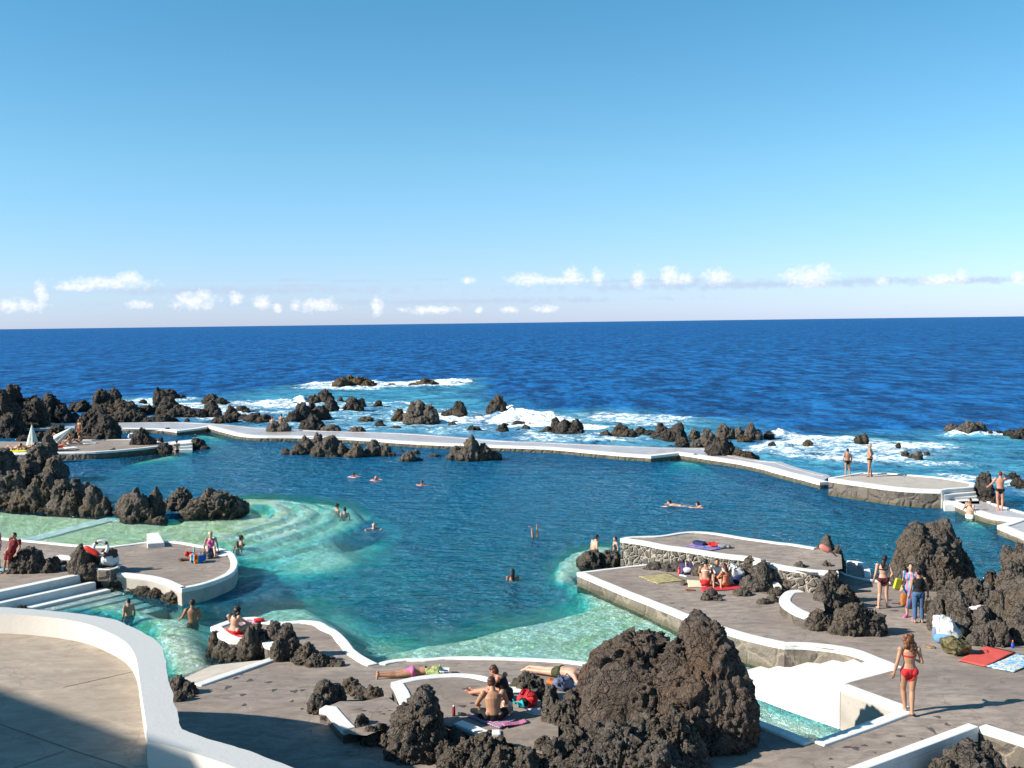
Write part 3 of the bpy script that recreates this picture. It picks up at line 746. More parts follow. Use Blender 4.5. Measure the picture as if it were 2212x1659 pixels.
# pool bed
FZ = -.27*DEP/(1+.16*DEP)
bed = mesh_np('pool_bed', np.concatenate([PP, FZ[:,None]], 1), quads(nx, ny), bpy.data.materials.new('tmp'))
bed['kind'] = 'structure'
m, t = newmat('pool_bed_pale'); p = pos(t)
n1 = t.noise(p, .9, 5, .6); n2 = t.noise(p, 5.5, 5, .7); n3 = t.noise(p, 18, 3, .6)
c = t.mix(t.ramp(n1, [(.38, 0), (.62, 1)]), (.90,.91,.84), (.74,.80,.58))
c = t.mix(t.math('MULTIPLY', t.ramp(n2, [(.48, 0), (.62, 1)]), .45), c, (.34,.38,.22))
c = t.mix(t.math('MULTIPLY', t.ramp(n3, [(.5, 0), (.66, 1)]), .3), c, (.9,.9,.84))
fl = t.noise(t.mapp(p, loc=(2,8,0)), 1.7, 6, .7, .8)
c = t.mix(t.math('MULTIPLY', t.math('MULTIPLY', t.ramp(fl, [(.50, 0), (.60, 1)]), .5), t.ramp(t.math('MULTIPLY', t.nd('ShaderNodeSeparateXYZ', {0: p}).outputs[1], .01), [(.34, 1), (.42, .15)])), c, (.42,.50,.18))
# greener growth on the bed towards the left basin
tx = t.nd('ShaderNodeSeparateXYZ', {0: p})
g = t.math('MULTIPLY', t.ramp(t.math('ADD', t.math('MULTIPLY', tx.outputs[0], -.05), t.math('MULTIPLY', n1, .6)), [(.9, 0), (1.4, 1)]), .45)
c = t.mix(g, c, (.55,.60,.22))
finish(t, t.nd('ShaderNodeBsdfPrincipled', {'Base Color': c, 'Roughness': .9, 'Normal': bump(t, n2, .6, .1)}).outputs[0])
bed.data.materials[0] = m
def wave_h(t, p, ks):
    h = None
    for (s, a, r, st) in ks:
        nn = t.noise(t.mapp(p, scale=(.62*st, 1*st, 1), rot=(0, 0, r)), s, 4, .6, .3)
        nn = t.math('MULTIPLY', nn, a); h = nn if h is None else t.math('ADD', h, nn)
    return h
m, t = newmat('pool_water'); p = pos(t)
h = wave_h(t, p, [(.9, .60, .25, 1), (2.2, .46, -.35, 1), (6, .12, .1, 1)])
nb = bump(t, h, 1.0, 2.0)
att = t.nd('ShaderNodeAttribute', attribute_name='clear').outputs['Color']
inv = t.nd('ShaderNodeInvert', {0: 1.0, 1: att}).outputs[0]
y = t.nd('ShaderNodeSeparateXYZ', {0: p}).outputs[1]
deep = t.mix(t.ramp(t.math('MULTIPLY', y, .01), [(.28, 0), (.60, 1)]), (.003,.112,.190), (.003,.130,.32))  # bluer with distance: sky reflection painted into the body colour
sc = t.mix(1.0, inv, deep, 'MULTIPLY')
dif = t.nd('ShaderNodeBsdfDiffuse', {'Color': sc, 'Normal': nb}).outputs[0]
tr = t.nd('ShaderNodeBsdfTransparent', {'Color': att}).outputs[0]
body = t.nd('ShaderNodeAddShader', {0: dif, 1: tr}).outputs[0]
gl = t.nd('ShaderNodeBsdfGlossy', {'Color': (1,1,1,1), 'Roughness': .10, 'Normal': nb}).outputs[0]
fr = t.math('MULTIPLY', t.nd('ShaderNodeFresnel', {'IOR': 1.33, 'Normal': nb}).outputs[0], .75, clamp=True)
finish(t, t.nd('ShaderNodeMixShader', {0: fr, 1: body, 2: gl}).outputs[0])
water.data.materials[0] = m
# ---- sea -------------------------------------------------------------------
foam_src = [
 (TB, [(270,215),(500,185),(740,172),(1100,185),(1400,168),(1900,160),(1945,195),(1500,235),(1100,250),(700,255),(400,235)], .85, 5),
 (TA, [(1050,345),(1300,330),(1500,330),(1900,345),(2212,345),(2212,500),(2212,560),(1900,545),(1500,525),(1300,500),(1150,400)], .80, 5),
 (TB, [(-100,340),(250,345),(430,325),(560,330),(900,330),(1150,350),(1500,370),(1900,430),(2212,410),(2212,690),(1400,628),(980,612),(200,578),(-100,560)], .66, 5),
 (TB, [(100,340),(440,325),(500,390),(250,410),(0,420),(-300,400)], .85, 3),
 (TB, [(1150,440),(1700,430),(1900,470),(2212,430),(2212,560),(1500,580),(1200,540)], .86, 4),
 (TC, [(-50,140),(300,175),(480,180),(830,235),(700,300),(300,320),(0,330)], .95, 3),
 (TC, [(480,190),(900,150),(1400,165),(1750,215),(1650,260),(1500,300),(1300,330),(900,280)], .78, 6),
 (TC, [(0,330),(800,300),(1300,380),(1600,420),(1500,480),(800,450),(0,415)], .72, 5),
 (TC, [(1950,370),(2212,400),(2212,580),(2050,540)], .6, 4),
 (TD, [(0,340),(150,345),(500,380),(800,400),(760,470),(400,460),(0,450)], .85, 3),
 (TD, [(500,400),(900,380),(1500,390),(1750,420),(1780,560),(1500,620),(1000,600),(500,560),(0,520),(0,450)], .78, 4),
 (TD, [(1150,480),(1500,500),(1650,560),(1500,610),(1200,580)], .7, 3),
 (TD, [(1300,350),(1560,320),(2000,345),(2300,380),(2300,430),(1900,390),(1560,370)], .9, 3),
 (TD, [(1500,660),(1900,660),(2400,700),(2400,900),(2212,880),(2050,800),(1700,750)], .85, 3),
 (TD, [(1950,750),(2150,900),(2150,1010),(2000,900)], .5, 2),
 (TA, [(560,295),(650,300),(640,308),(540,306)], .6, 2), (TA, [(1190,272),(1300,268),(1310,280),(1200,284)], .6, 2), (TA, [(330,245),(460,240),(450,250)], .5, 2),
 (TB, [(1180,375),(1420,350),(1440,375),(1250,385)], .9, 1.5),
]
FS = [(P2(T, pts), w, s) for T, pts, w, s in foam_src]
lee = [(P2(T, pts), s) for T, pts, s in [
 (TB, [(-200,300),(300,240),(900,250),(1900,260),(2212,350),(2212,690),(-200,600)], 14),
 (TB, [(200,220),(1950,150),(1950,250),(600,270)], 8),
 (TC, [(-100,150),(900,130),(1750,200),(2212,330),(2212,590),(0,420)], 12),
 (TD, [(-100,330),(1500,330),(2400,370),(2400,1000),(1800,780),(500,720),(-100,580)], 10),
 (TA, [(1000,320),(2212,320),(2212,600),(900,500)], 14)]]
nx, ny = 620, 620
cs = np.linspace(-1, 1, nx)
kk = np.linspace(0, 1, ny)
d1 = 118*kk[:430]/kk[429]                       # evenly spaced close in
d2 = 118*np.exp(np.linspace(0, math.log(90000/118), ny-430+1))[1:]
dd_ = np.concatenate([d1, d2])
Wd = np.maximum(75, 1.0*(dd_+60))[:, None]
X = cs[None, :]*Wd + 4; Y = wall_y(X.ravel()).reshape(X.shape)*np.exp(-dd_[:,None]/200) + 55*(1-np.exp(-dd_[:,None]/200)) + dd_[:,None]
PP = np.stack([X.ravel(), Y.ravel()], 1); q = np.concatenate([PP, np.zeros((len(PP),1))], 1)
foam = np.zeros(len(PP)); near = PP[:,1] < 260
fo = np.zeros(near.sum())
wob = np.stack([fbm(q[near]*.12, 3, 41), fbm(q[near]*.12, 3, 42)], 1)*5
for poly, w, s in FS: fo = np.maximum(fo, w*ss(mask(PP[near]+wob, poly, s)))
foam[near] = fo
tq = np.zeros(len(PP)); l = np.zeros(near.sum())
for poly, s in lee: l = np.maximum(l, ss(mask(PP[near]+wob, poly, s)))
tq[near] = l
# swell and chop
fade = np.exp(-dd_[:,None]*np.ones_like(X)/260).ravel(); edge = ss(np.minimum(1, (dd_[:,None]*np.ones_like(X)).ravel()/6))
z = (.34*fbm(q*np.array([.035, .075, 1]), 3, 51) + .13*fbm(q*np.array([.16, .30, 1]), 3, 52))*fade*edge
z += foam*(.45*np.abs(fbm(q*.45, 4, 53)) + .16*fbm(q*1.3, 3, 54))*edge
spl = np.zeros(len(PP)); spn = np.zeros(near.sum())
for T_, pts_, s_ in ((TB, [(330,345),(430,305),(500,345),(470,370),(350,372)], 1.5), (TC, [(-50,150),(120,150),(300,190),(480,190),(520,240),(300,250),(100,230),(-50,210)], 2.5), (TB, [(2110,420),(2170,400),(2212,410),(2212,470),(2110,470)], 1.5), (TB, [(1180,440),(1230,410),(1240,460),(1180,470)], 1.2), (TD, [(0,335),(120,330),(200,370),(60,385)], 2), (TD, [(1540,335),(1800,345),(1950,350),(1950,372),(1560,355)], 1.5), (TB, [(1620,180),(1900,165),(1940,190),(1700,205)], 2)):
    spn = np.maximum(spn, ss(mask(PP[near], P2(T_, pts_), s_)))
spl[near] = spn
z += spl*(.55*np.clip(.35+fbm(q*1.1, 4, 71), 0, 1) + .22*np.abs(fbm(q*3.5, 3, 72)))
foam = np.maximum(foam, spl)
sea = mesh_np('sea', np.concatenate([PP, (z-.05)[:,None]], 1), quads(nx, ny), bpy.data.materials.new('tmp')); sea['kind'] = 'structure'
for nm, val in (('foam', foam), ('shoal', tq)):
    a = sea.data.attributes.new(nm, 'FLOAT', 'POINT'); a.data.foreach_set('value', val.astype(np.float32))
m, t = newmat('sea_water'); p = pos(t)
h = wave_h(t, p, [(.045, 5.5, .2, 1), (.16, 2.0, -.3, 1), (.55, .7, .15, 1), (1.9, .2, -.1, 1)])
nb = bump(t, h, 1.0, 1.0)
fo = t.nd('ShaderNodeAttribute', attribute_name='foam').outputs['Fac']; sh = t.nd('ShaderNodeAttribute', attribute_name='shoal').outputs['Fac']
n1 = t.noise(t.mapp(p, scale=(.55, 1, 1)), .40, 7, .74, 1.1); n2 = t.noise(p, 2.3, 5, .7, .6); n3 = t.noise(t.mapp(p, scale=(.35,1,1)), .05, 4, .6)
n4 = t.noise(t.mapp(p, scale=(1, .35, 1), rot=(0,0,.12)), .33, 6, .75)
n5 = t.noise(t.mapp(p, scale=(1, .25, 1), rot=(0,0,-.1)), .09, 6, .75)
deep = t.mix(t.ramp(t.math('ADD', t.math('MULTIPLY', n4, .72), t.math('MULTIPLY', n5, .28)), [(.45, 0), (.56, 1)]), (.002,.034,.125), (.009,.130,.37))  # dark and light of distant wave crests put into the colour as flecks
deep = t.mix(t.math('MULTIPLY', t.ramp(n3, [(.42, 0), (.62, 1)]), .2), deep, (.004,.085,.23))
tur = t.mix(t.ramp(n1, [(.35, 0), (.65, 1)]), (.008,.12,.24), (.09,.34,.42))
col = t.mix(t.math('MULTIPLY', sh, .85), deep, tur)
nn = t.math('ADD', t.math('MULTIPLY', n1, .55), t.math('MULTIPLY', n2, .45))
thr = t.math('SUBTRACT', .84, t.math('MULTIPLY', fo, .50))
fm = t.math('MULTIPLY', t.math('SUBTRACT', nn, thr), 9, clamp=True)
fm = t.math('MULTIPLY', fm, t.math('MULTIPLY', fo, 4, clamp=True))
veil = t.math('MULTIPLY', t.math('MULTIPLY', fo, fo), .35)
fm = t.math('MAXIMUM', fm, t.math('MULTIPLY', veil, n1))
# small whitecaps offshore
wc = t.noise(t.mapp(p, scale=(.5, 1.2, 1)), .11, 8, .72)
wcf = t.math('MULTIPLY', t.ramp(wc, [(.735, 0), (.77, 1)]), .6)
fcol = t.mix(n2, (.66,.76,.80), (.90,.91,.90))
dif = t.nd('ShaderNodeBsdfDiffuse', {'Color': t.mix(t.math('MAXIMUM', fm, wcf), col, fcol), 'Normal': nb}).outputs[0]
gl = t.nd('ShaderNodeBsdfGlossy', {'Color': (1,1,1,1), 'Roughness': .25, 'Normal': nb}).outputs[0]
fr = t.math('MULTIPLY', t.nd('ShaderNodeFresnel', {'IOR': 1.33, 'Normal': nb}).outputs[0], t.math('MULTIPLY', t.math('SUBTRACT', 1, fm), .22), clamp=True)
finish(t, t.nd('ShaderNodeMixShader', {0: fr, 1: dif, 2: gl}).outputs[0])
sea.data.materials[0] = m
# sea bed stand: a dark slab under everything so nothing shows through gaps
# ================================================================== SKY AND SUN
SEL = R(31); 
w = bpy.data.worlds.new('World'); SC.world = w; w.use_nodes = True; w.node_tree.nodes.clear(); t = NT(w.node_tree)
sky = t.nd('ShaderNodeTexSky', sky_type='NISHITA', sun_disc=False, sun_elevation=SEL)
sunv = Vector((-math.cos(R(15)), -math.sin(R(15)), math.tan(SEL))).normalized()
sky.sun_rotation = math.atan2(sunv.x, sunv.y)
sky.altitude = 0; sky.air_density = 1.0; sky.dust_density = .2; sky.ozone_density = 2.0
tc = t.nd('ShaderNodeTexCoord').outputs['Generated']
s3_ = t.nd('ShaderNodeSeparateXYZ', {0: tc})
az = t.math('MULTIPLY', t.math('ARCTAN2', s3_.outputs[0], s3_.outputs[1]), 1000.0)
el = t.math('MULTIPLY', t.math('ARCSINE', s3_.outputs[2]), 1000.0)
ae = t.nd('ShaderNodeCombineXYZ', {0: az, 1: el}).outputs[0]
cl = [(1140,600,58,15),(1237,590,24,22),(1290,593,18,20),(1215,603,70,9),(1380,596,20,22),(1447,588,26,24),(1480,597,20,14),(1549,592,38,20),(1745,591,66,24),(1775,580,20,18),(1905,605,17,9),(2035,600,50,12),(2077,592,15,16),(2200,596,16,15),
 (88,630,14,30),(60,656,40,12),(235,606,100,16),(280,598,35,16),(160,618,45,10),(420,646,60,19),(440,634,20,16),(510,640,18,15),(300,655,32,10),(565,650,24,17),(600,660,11,13),(640,655,16,14),(690,655,55,16),(815,657,17,22),(930,667,72,10),(1035,668,10,8),(1100,667,30,8),(1180,665,36,9),(1012,604,19,9),(20,655,30,14)]
def clouds(lst, best=None):
    for (u, v, hw, hh) in lst:
        d = ray(u, v).normalized(); a = math.atan2(d.x, d.y)*1000; e = math.asin(d.z)*1000; k = 1000/F
        q = t.nd('ShaderNodeVectorMath', {0: ae, 1: (a, e - hh*k*.25, 0)}, operation='SUBTRACT').outputs[0]
        q = t.nd('ShaderNodeVectorMath', {0: q, 1: (1/(hw*k*.98), 1/(hh*k*1.08), 0)}, operation='MULTIPLY').outputs[0]
        L = t.nd('ShaderNodeVectorMath', {0: q}, operation='LENGTH').outputs['Value']
        best = L if best is None else t.nd('ShaderNodeMath', {0: best, 1: L, 2: .25}, operation='SMOOTH_MIN').outputs[0]
    return best
best = clouds(cl)
cn = t.noise(t.mapp(ae, scale=(1, 1.2, 1)), .10, 5, .55, .2); cn2 = t.noise(t.mapp(ae, scale=(1, 1.2, 1), loc=(50,9,0)), .26, 3, .5)
dens = t.math('ADD', t.math('SUBTRACT', 1.0, best), t.math('MULTIPLY', t.math('SUBTRACT', t.math('ADD', t.math('MULTIPLY', cn, .75), t.math('MULTIPLY', cn2, .25)), .5), 2.1))
dens = t.ramp(dens, [(.0, 0), (.80, 1)])
gb = clouds([(1400,605,320,7),(1850,606,340,10),(2100,603,160,9),(630,603,52,5),(770,606,62,4),(640,616,90,3),(250,622,120,6),(940,603,50,3),(1600,612,600,12),(500,625,500,10),(900,650,700,9)])
gd = t.ramp(t.math('ADD', t.math('SUBTRACT', 1.0, gb), t.math('MULTIPLY', t.math('SUBTRACT', cn, .5), 2.2)), [(.1, 0), (.8, 1)])
SKY_S = .092
tint = t.ramp(t.math('MULTIPLY', el, .0025), [(0, (.50,.63,1.16)), (.08, (.52,.66,1.04)), (.35, (.47,.74,.86)), (.8, (.31,.72,.80))])
skyc = t.mix(1.0, sky.outputs[0], tint, 'MULTIPLY')
c1 = t.mix(t.math('MULTIPLY', gd, .8), skyc, (2.9,3.6,4.6))
shade = t.math('MULTIPLY', t.math('ADD', cn2, -.3), 1.6, clamp=True)
c2 = t.mix(t.math('MULTIPLY', dens, .80), c1, t.mix(shade, (4.6, 4.9, 5.6), (6.9, 6.7, 6.6)))
bg = t.nd('ShaderNodeBackground', {0: c2, 1: SKY_S})
t.nd('ShaderNodeOutputWorld', {0: bg.outputs[0]})
sl = bpy.data.lights.new('sun', 'SUN'); sl.energy = 4.6; sl.angle = R(.55); sl.color = (1, .93, .82)
so = bpy.data.objects.new('sun', sl); COL.objects.link(so); so.rotation_euler = sunv.to_track_quat('Z', 'Y').to_euler(); so.location = (-40, -20, 40)
SC.view_settings.view_transform = 'Standard'; SC.view_settings.look = 'None'; SC.view_settings.gamma = 1; SC.view_settings.exposure = 1.08
SC.render.engine = 'CYCLES'; SC.cycles.max_bounces = 5; SC.cycles.transparent_max_bounces = 8
SC.cycles.use_denoising = True
# ---- building out of frame to the left that shades the terrace corner
q0 = at(*TL(0, 972), zt_); q1 = at(*TL(1252, 1420), zt_); e = (q1-q0).normalized()
Hb = 12.0; sh_ = Vector((sunv.x, sunv.y, 0))/sunv.z*Hb
b0 = q0 + sh_ - e*14; b1 = q1 + sh_ + e*2.2
nrm = Vector((-e.y, e.x, 0)); nrm = nrm if nrm.dot(Vector((0,-1,0))) > 0 else -nrm
bp = [b0, b1, b1+nrm*6, b0+nrm*6]
bl = empty('building', (b0+b1)/2); tag(bl, 'plain white building beside the terrace, outside the left edge of the picture', 'building')
org = bl.location.copy()
box_poly('wall', [p-org for p in bp], Hb, -3.0, M['whitewall'], bl)
# ================================================================== ROCKS
GS = 'lava rocks in the surf beyond the sea wall'; GD = 'lava rocks on the right hand deck'; GL = 'lava rocks at the far left'
def rk(label, T, z0, lobes, **k): return rock(label, T, z0, lobes, **k)
rk('towering dark rock mass at the left edge behind the folded parasols', TA, 0, [(20,290,110,650),(130,258,95,600),(285,325,105,600),(240,430,75,610),(90,480,100,660),(350,470,60,560)], mat='rockfar', group=GL, sub=6)
rk('broad dark rock ridge sloping right behind the towering left mass', TA, 0, [(440,300,95,535),(530,390,80,535),(640,470,70,530),(400,420,80,540)], mat='rockfar', group=GL)
rk('low dark rock peeping over the ridge near the twin peaked rock', TA, 0, [(700,352,80,440),(760,385,50,430),(640,380,40,430)], mat='rockfar', group=GL)
rk('twin peaked tall dark rock standing beyond the sea wall at left', TA, 0, [(890,262,75,470),(985,250,60,440),(1080,370,110,480),(930,380,100,480),(1040,330,60,470)], mat='rockfar', group=GL, sub=6)
rk('low jagged rock band at the foot of the twin peaked rock', TA, 0, [(1100,430,95,530),(1200,450,70,530),(1290,485,60,530)], mat='rockfar', group=GL)
rk('steep knobbly rock on the island deck beside the standing sunbather', TA, .3, [(800,440,110,660),(920,490,95,665),(880,450,60,660),(740,540,70,640),(640,600,65,665),(970,610,50,668)], mat='rockfar', group=GL, sub=6)
rk('hook shaped sea rock with a leaning peak and a long right slope', TA, 0, [(1385,252,60,440),(1450,320,75,465),(1560,400,90,480),(1260,395,70,465),(1650,430,60,480)], mat='rockfar', group=GS, sub=6)
rk('pale topped rock standing behind the hook shaped rock', TA, 0, [(1450,256,70,335),(1500,290,40,335)], mat='rockfar', group=GS)
rk('small round rock at the right of the pale topped rock', TA, 0, [(1570,294,36,322)], mat='rockfar', group=GS)
rk('small lone rock in foam left of the leaning peak', TA, 0, [(1228,333,28,362)], mat='rockfar', group=GS)
rk('low rock against the sea wall under the hook shaped rock', TA, 0, [(1400,475,85,528),(1470,490,50,520)], mat='rockfar', group=GS)
rk('flat topped rock in the surf right of the pale topped rock', TA, 0, [(1820,300,60,358),(1900,325,45,370)], mat='rockfar', group=GS)
rk('pointed rock in front of the flat topped surf rock', TA, 0, [(1820,350,55,470),(1850,400,50,475),(1725,420,45,478)], mat='rockfar', group=GS)
rk('upright rock with a low left foot close to the sea wall', TA, 0, [(1990,393,50,512),(1930,480,85,532),(2030,450,45,515)], mat='rockfar', group=GS)
rk('leaning slab of rock right of the upright rock', TA, 0, [(2080,390,48,445),(2120,420,30,450)], mat='rockfar', group=GS)
rk('low dark rocks left of the two people sitting at the sea wall', TB, 0, [(20,462,70,520),(110,470,60,525),(-50,470,50,515)], mat='rockfar', group=GS)
rk('tiny dark rock in the foam by the far left wall', TA, 0, [(1610,500,20,522)], mat='rockfar', group=GS, sub=1)
rk('tall rock at the back of the island deck carrying the lifebuoy', TA, zI, [(1215,598,62,722),(1275,650,52,722),(1165,680,40,722)], mat='rockfar', group=GL)
rk('rounded dark rock ending the island steps', TA, 0, [(1695,676,58,755),(1765,728,35,762)], mat='rockfar', group=GL)
rk('dark rock bulging over the island wall near its steps', TA, .1, [(1420,712,55,788),(1370,740,35,780)], mat='rockfar', group=GL)
rk('small rock set into the middle of the island wall edge', TA, .1, [(970,770,42,815)], mat='rockfar', group=GL, sub=2)
rk('small rock set into the left part of the island wall edge', TA, .1, [(680,762,38,815)], mat='rockfar', group=GL, sub=2)
rk('tiny rock on the back edge of the island near the steps', TA, .4, [(1380,662,22,682)], mat='rockfar', group=GL, sub=1)
rk('brown crumbly rock on the far wall beyond the lifebuoy', TA, 0, [(1440,582,42,625),(1490,590,30,625)], mat='rockfar', group=GL)
rk('low stony bank below the back wall of the far pool', TA, 0, [(1300,598,100,618),(1130,598,90,614)], mat='rockgold', group=GL, sup=3)
rk('dark rock behind the white folded parasol', TA, .2, [(330,620,60,705),(230,650,70,712),(175,680,40,715)], mat='rockfar', group=GL)
rk('dark rock between the leaning parasol and the tall left mass', TA, .2, [(500,560,60,640),(440,590,45,650)], mat='rockfar', group=GL)
rk('huge knobbly lava outcrop filling the left side above the green basin', TA, 0, [(30,770,110,1230),(330,745,95,1040),(425,640,48,840),(420,720,60,880),(480,830,72,1050),(240,880,120,1160),(110,960,110,1260),(370,1010,105,1290),(560,1040,85,1310),(660,1015,60,1240),(745,1035,32,1180),(800,1100,75,1330),(890,1180,60,1332),(230,1120,120,1285),(640,1120,85,1320),(0,1000,90,1250),(470,930,90,1180)], mat='rock', group=GL, sub=4)
rk('split boulder with a deep cleft standing in the shallows', TA, 0, [(1175,1145,120,1370),(1090,1190,80,1330),(1345,1112,50,1350),(1250,1190,90,1360),(1285,1275,50,1375),(1375,1345,55,1392),(1140,1330,60,1385)], mat='rock', group='boulders standing in the shallow pool', sub=3)
rk('round topped boulder behind the broad dome boulder', TA, 0, [(1560,1112,95,1290),(1450,1200,55,1270)], mat='rocksmooth', group='boulders standing in the shallow pool', sub=2, knob=.5)
rk('broad dome shaped boulder standing in the shallow pool', TA, 0, [(1850,1142,175,1342),(1990,1190,125,1338),(1690,1210,110,1338)], mat='rocksmooth', group='boulders standing in the shallow pool', sub=2, knob=.5, sup=2.1)
# surf rocks, middle
rk('spiky rock islet farthest out in white water', TB, 0, [(850,124,38,215),(780,160,60,222),(920,142,55,215),(965,140,35,212),(1020,172,48,218)], mat='rockgold', group=GS)
rk('low ochre rock islet beside the spiky islet', TB, 0, [(1500,164,70,214),(1570,182,38,212),(1400,188,38,212)], mat='rockgold', group=GS)
rk('tiny rock awash between the two outer islets', TB, 0, [(1210,194,30,210),(1090,190,16,205)], mat='rockgold', group=GS, sub=1)
rk('triangular rock with a dark left shoulder in the surf', TB, 0, [(635,246,52,362),(670,300,40,362),(545,310,55,365)], mat='rockfar', group=GS)
rk('stubby rock in front of the triangular rock', TB, 0, [(690,335,52,440),(655,380,35,440)], mat='rockfar', group=GS)
rk('wide dark rock with a fluted crest near the seated pair', TB, 0, [(450,362,62,515),(530,360,35,500),(590,400,72,505),(370,440,55,522)], mat='rockfar', group=GS, sub=6)
rk('rough conical rock touching the sea wall walkway', TB, .1, [(535,475,62,588),(470,520,45,586),(590,530,40,588)], mat='rockfar', group=GS)
rk('smooth sloping rock with a small spur in foam', TB, 0, [(890,337,70,432),(958,322,24,405),(820,385,38,425)], mat='rockfar', group=GS)
rk('small slanting rock in white foam', TB, 0, [(1100,338,28,400),(1075,365,22,402)], mat='rockfar', group=GS, sub=2)
rk('tiny rock between the triangular rock and the sloping rock', TB, 0, [(770,310,20,348)], mat='rockfar', group=GS, sub=1)
rk('smooth slab rock where the two people sit on the sea wall', TB, .3, [(210,540,62,613),(285,528,42,613),(165,560,32,612)], mat='rocksmooth', group=GS, sub=1, knob=.3)
rk('low rounded boulder on the walkway left of the square one', TB, .25, [(690,560,68,607),(640,572,32,606)], mat='rocksmooth', group=GS, sub=1, knob=.4)
rk('squat square boulder on the wet walkway', TB, .25, [(912,570,58,620)], mat='rocksmooth', group=GS, sub=1, knob=.4, sup=3)
rk('long flat rock awash in foam above the square boulder', TB, 0, [(985,490,58,520),(1040,490,28,505)], mat='rockgold', group=GS, sub=1)
rk('small pointed rock in foam right of the flat one', TB, 0, [(1105,514,30,560),(1140,545,20,562)], mat='rockfar', group=GS, sub=1)
rk('big rounded brown rock dominating the surf', TB, 0, [(1440,376,95,545),(1540,392,68,548),(1500,480,75,552),(1380,440,45,520)], mat='rock', group=GS, sub=4)
rk('small jagged rock at the left foot of the big rounded surf rock', TB, 0, [(1280,424,42,513),(1240,470,28,515)], mat='rockgold', group=GS)
rk('low stones awash below the big rounded surf rock', TB, 0, [(1245,565,45,588),(1350,542,22,560)], mat='rockfar', group=GS, sub=1)
rk('small rock in foam right of the big rounded surf rock', TB, 0, [(1735,520,30,562),(1765,548,20,562)], mat='rockfar', group=GS, sub=1)
rk('pyramid rock with low left spurs in the surf', TB, 0, [(1795,355,50,478),(1725,410,42,474),(1675,432,35,475)], mat='rockfar', group=GS)
rk('tall dark rock with a splash breaking at its foot', TB, 0, [(2130,303,50,458),(2080,350,42,458),(2175,350,28,440)], mat='rockfar', group=GS)
rk('low rock near the walkway below the pyramid rock', TB, 0, [(1910,565,50,618)], mat='rockfar', group=GS, sub=2)
rk('small dark rocks near the wall left of the white breaker', TB, 0, [(2160,550,48,628),(2190,540,26,570)], mat='rockfar', group=GS, sub=2)
rk('flat stones awash just outside the walkway', TB, 0, [(2045,603,48,618)], mat='rockfar', group=GS, sub=1)
rk('low pair of rocks left of the fluted dark rock', TC, 0, [(150,250,52,288),(245,266,38,286),(30,266,28,280)], mat='rockfar', group=GS, sub=2)
rk('small knob of rock by the walkway left of the fluted dark rock', TC, 0, [(205,288,38,346),(145,318,32,348)], mat='rockfar', group=GS, sub=2)
rk('fluted dark rock block in front of the white breaker', TC, 0, [(470,218,38,352),(540,236,60,368),(630,240,62,368),(400,300,45,356),(345,335,25,360),(725,350,25,364)], mat='rockfar', group=GS, sub=5)
rk('long low rock reef stretching left of the crowned rock', TC, 0, [(1015,288,62,384),(890,340,42,384),(1090,322,50,392),(1190,306,52,374),(1270,338,60,382)], mat='rockfar', group=GS, sub=5)
rk('crowned rock with several peaks above the walkway', TC, 0, [(1370,284,48,420),(1440,320,55,428),(1505,275,62,428),(1330,340,40,400),(1560,350,30,420)], mat='rockfar', group=GS, sub=6)
rk('dark wedge rock right at the walkway bend', TC, 0, [(1550,405,52,476),(1450,455,22,474)], mat='rockfar', group=GS, sub=3)
rk('chain of brown rocks running right beyond the walkway bend', TC, 0, [(1650,330,42,405),(1770,328,55,440),(1900,292,58,405),(1960,320,42,405),(2040,312,42,405),(2140,283,52,405),(2200,330,38,405),(1690,415,70,478),(1760,390,50,478)], mat='rock', group=GS, sub=5)
rk('black upright rock cluster standing on the sea wall', TC, .25, [(1870,402,75,555),(1960,440,42,553),(2035,495,42,558),(1800,450,45,530),(1920,400,50,552)], mat='rockfar', group=GS, sub=6)
rk('rounded brown rock on the walkway right of the black cluster', TC, .25, [(2120,514,55,572),(2180,540,26,572)], mat='rockgold', group=GS, sub=2)
rk('low brown stones behind the black cluster', TC, 0, [(2090,386,52,422)], mat='rockgold', group=GS, sub=1)
rk('little stone on the wall edge by the submerged steps', TC, .2, [(1668,530,22,562)], mat='rock', group=GS, sub=2)
rk('rock in the surf left of the standing boy', TD, 0, [(20,340,36,395)], mat='rockfar', group=GS, sub=2)
rk('flat ochre rock awash left of the standing boy', TD, 0, [(355,414,32,446)], mat='rockgold', group=GS, sub=1)
rk('low rock in foam close to the walkway corner', TD, 0, [(45,432,26,460)], mat='rockfar', group=GS, sub=1)
rk('dark twin knobbed rock behind the two standing bathers', TD, 0, [(842,360,28,437),(790,372,35,437)], mat='rockfar', group=GS, sub=2)
rk('brown rocks awash in the wave right of the pale platform', TD, 0, [(1305,508,30,570),(1190,508,32,538),(1380,512,20,532),(1280,530,45,560)], mat='rock', group=GS, sub=2)
rk('tiny rock in streaky foam above the awash rocks', TD, 0, [(1132,436,16,462)], mat='rockfar', group=GS, sub=1)
rk('craggy brown reef with foam at its foot on the right', TD, 0, [(1735,262,55,352),(1600,285,60,338),(1820,272,58,345),(1680,295,50,350)], mat='rock', group=GS, sub=5)
rk('dark rocks at the right edge of the sea', TD, 0, [(2180,314,48,395),(2090,325,42,368)], mat='rockfar', group=GS, sub=3)
rk('small stone between the two right reefs', TD, 0, [(1925,332,18,357),(2000,330,20,350)], mat='rockfar', group=GS, sub=1)
rk('tall black rock stack beside the man with his hand raised', TD, .2, [(1870,702,48,940),(1825,770,50,880),(1900,800,50,960),(1975,890,42,990),(1880,880,50,960)], mat='rockfar', group=GS, sub=6)
rk('dark rocks in foam behind the man with his hand raised', TD, 0, [(2110,698,40,738),(2160,750,55,800),(2200,780,40,830)], mat='rockfar', group=GS, sub=3)
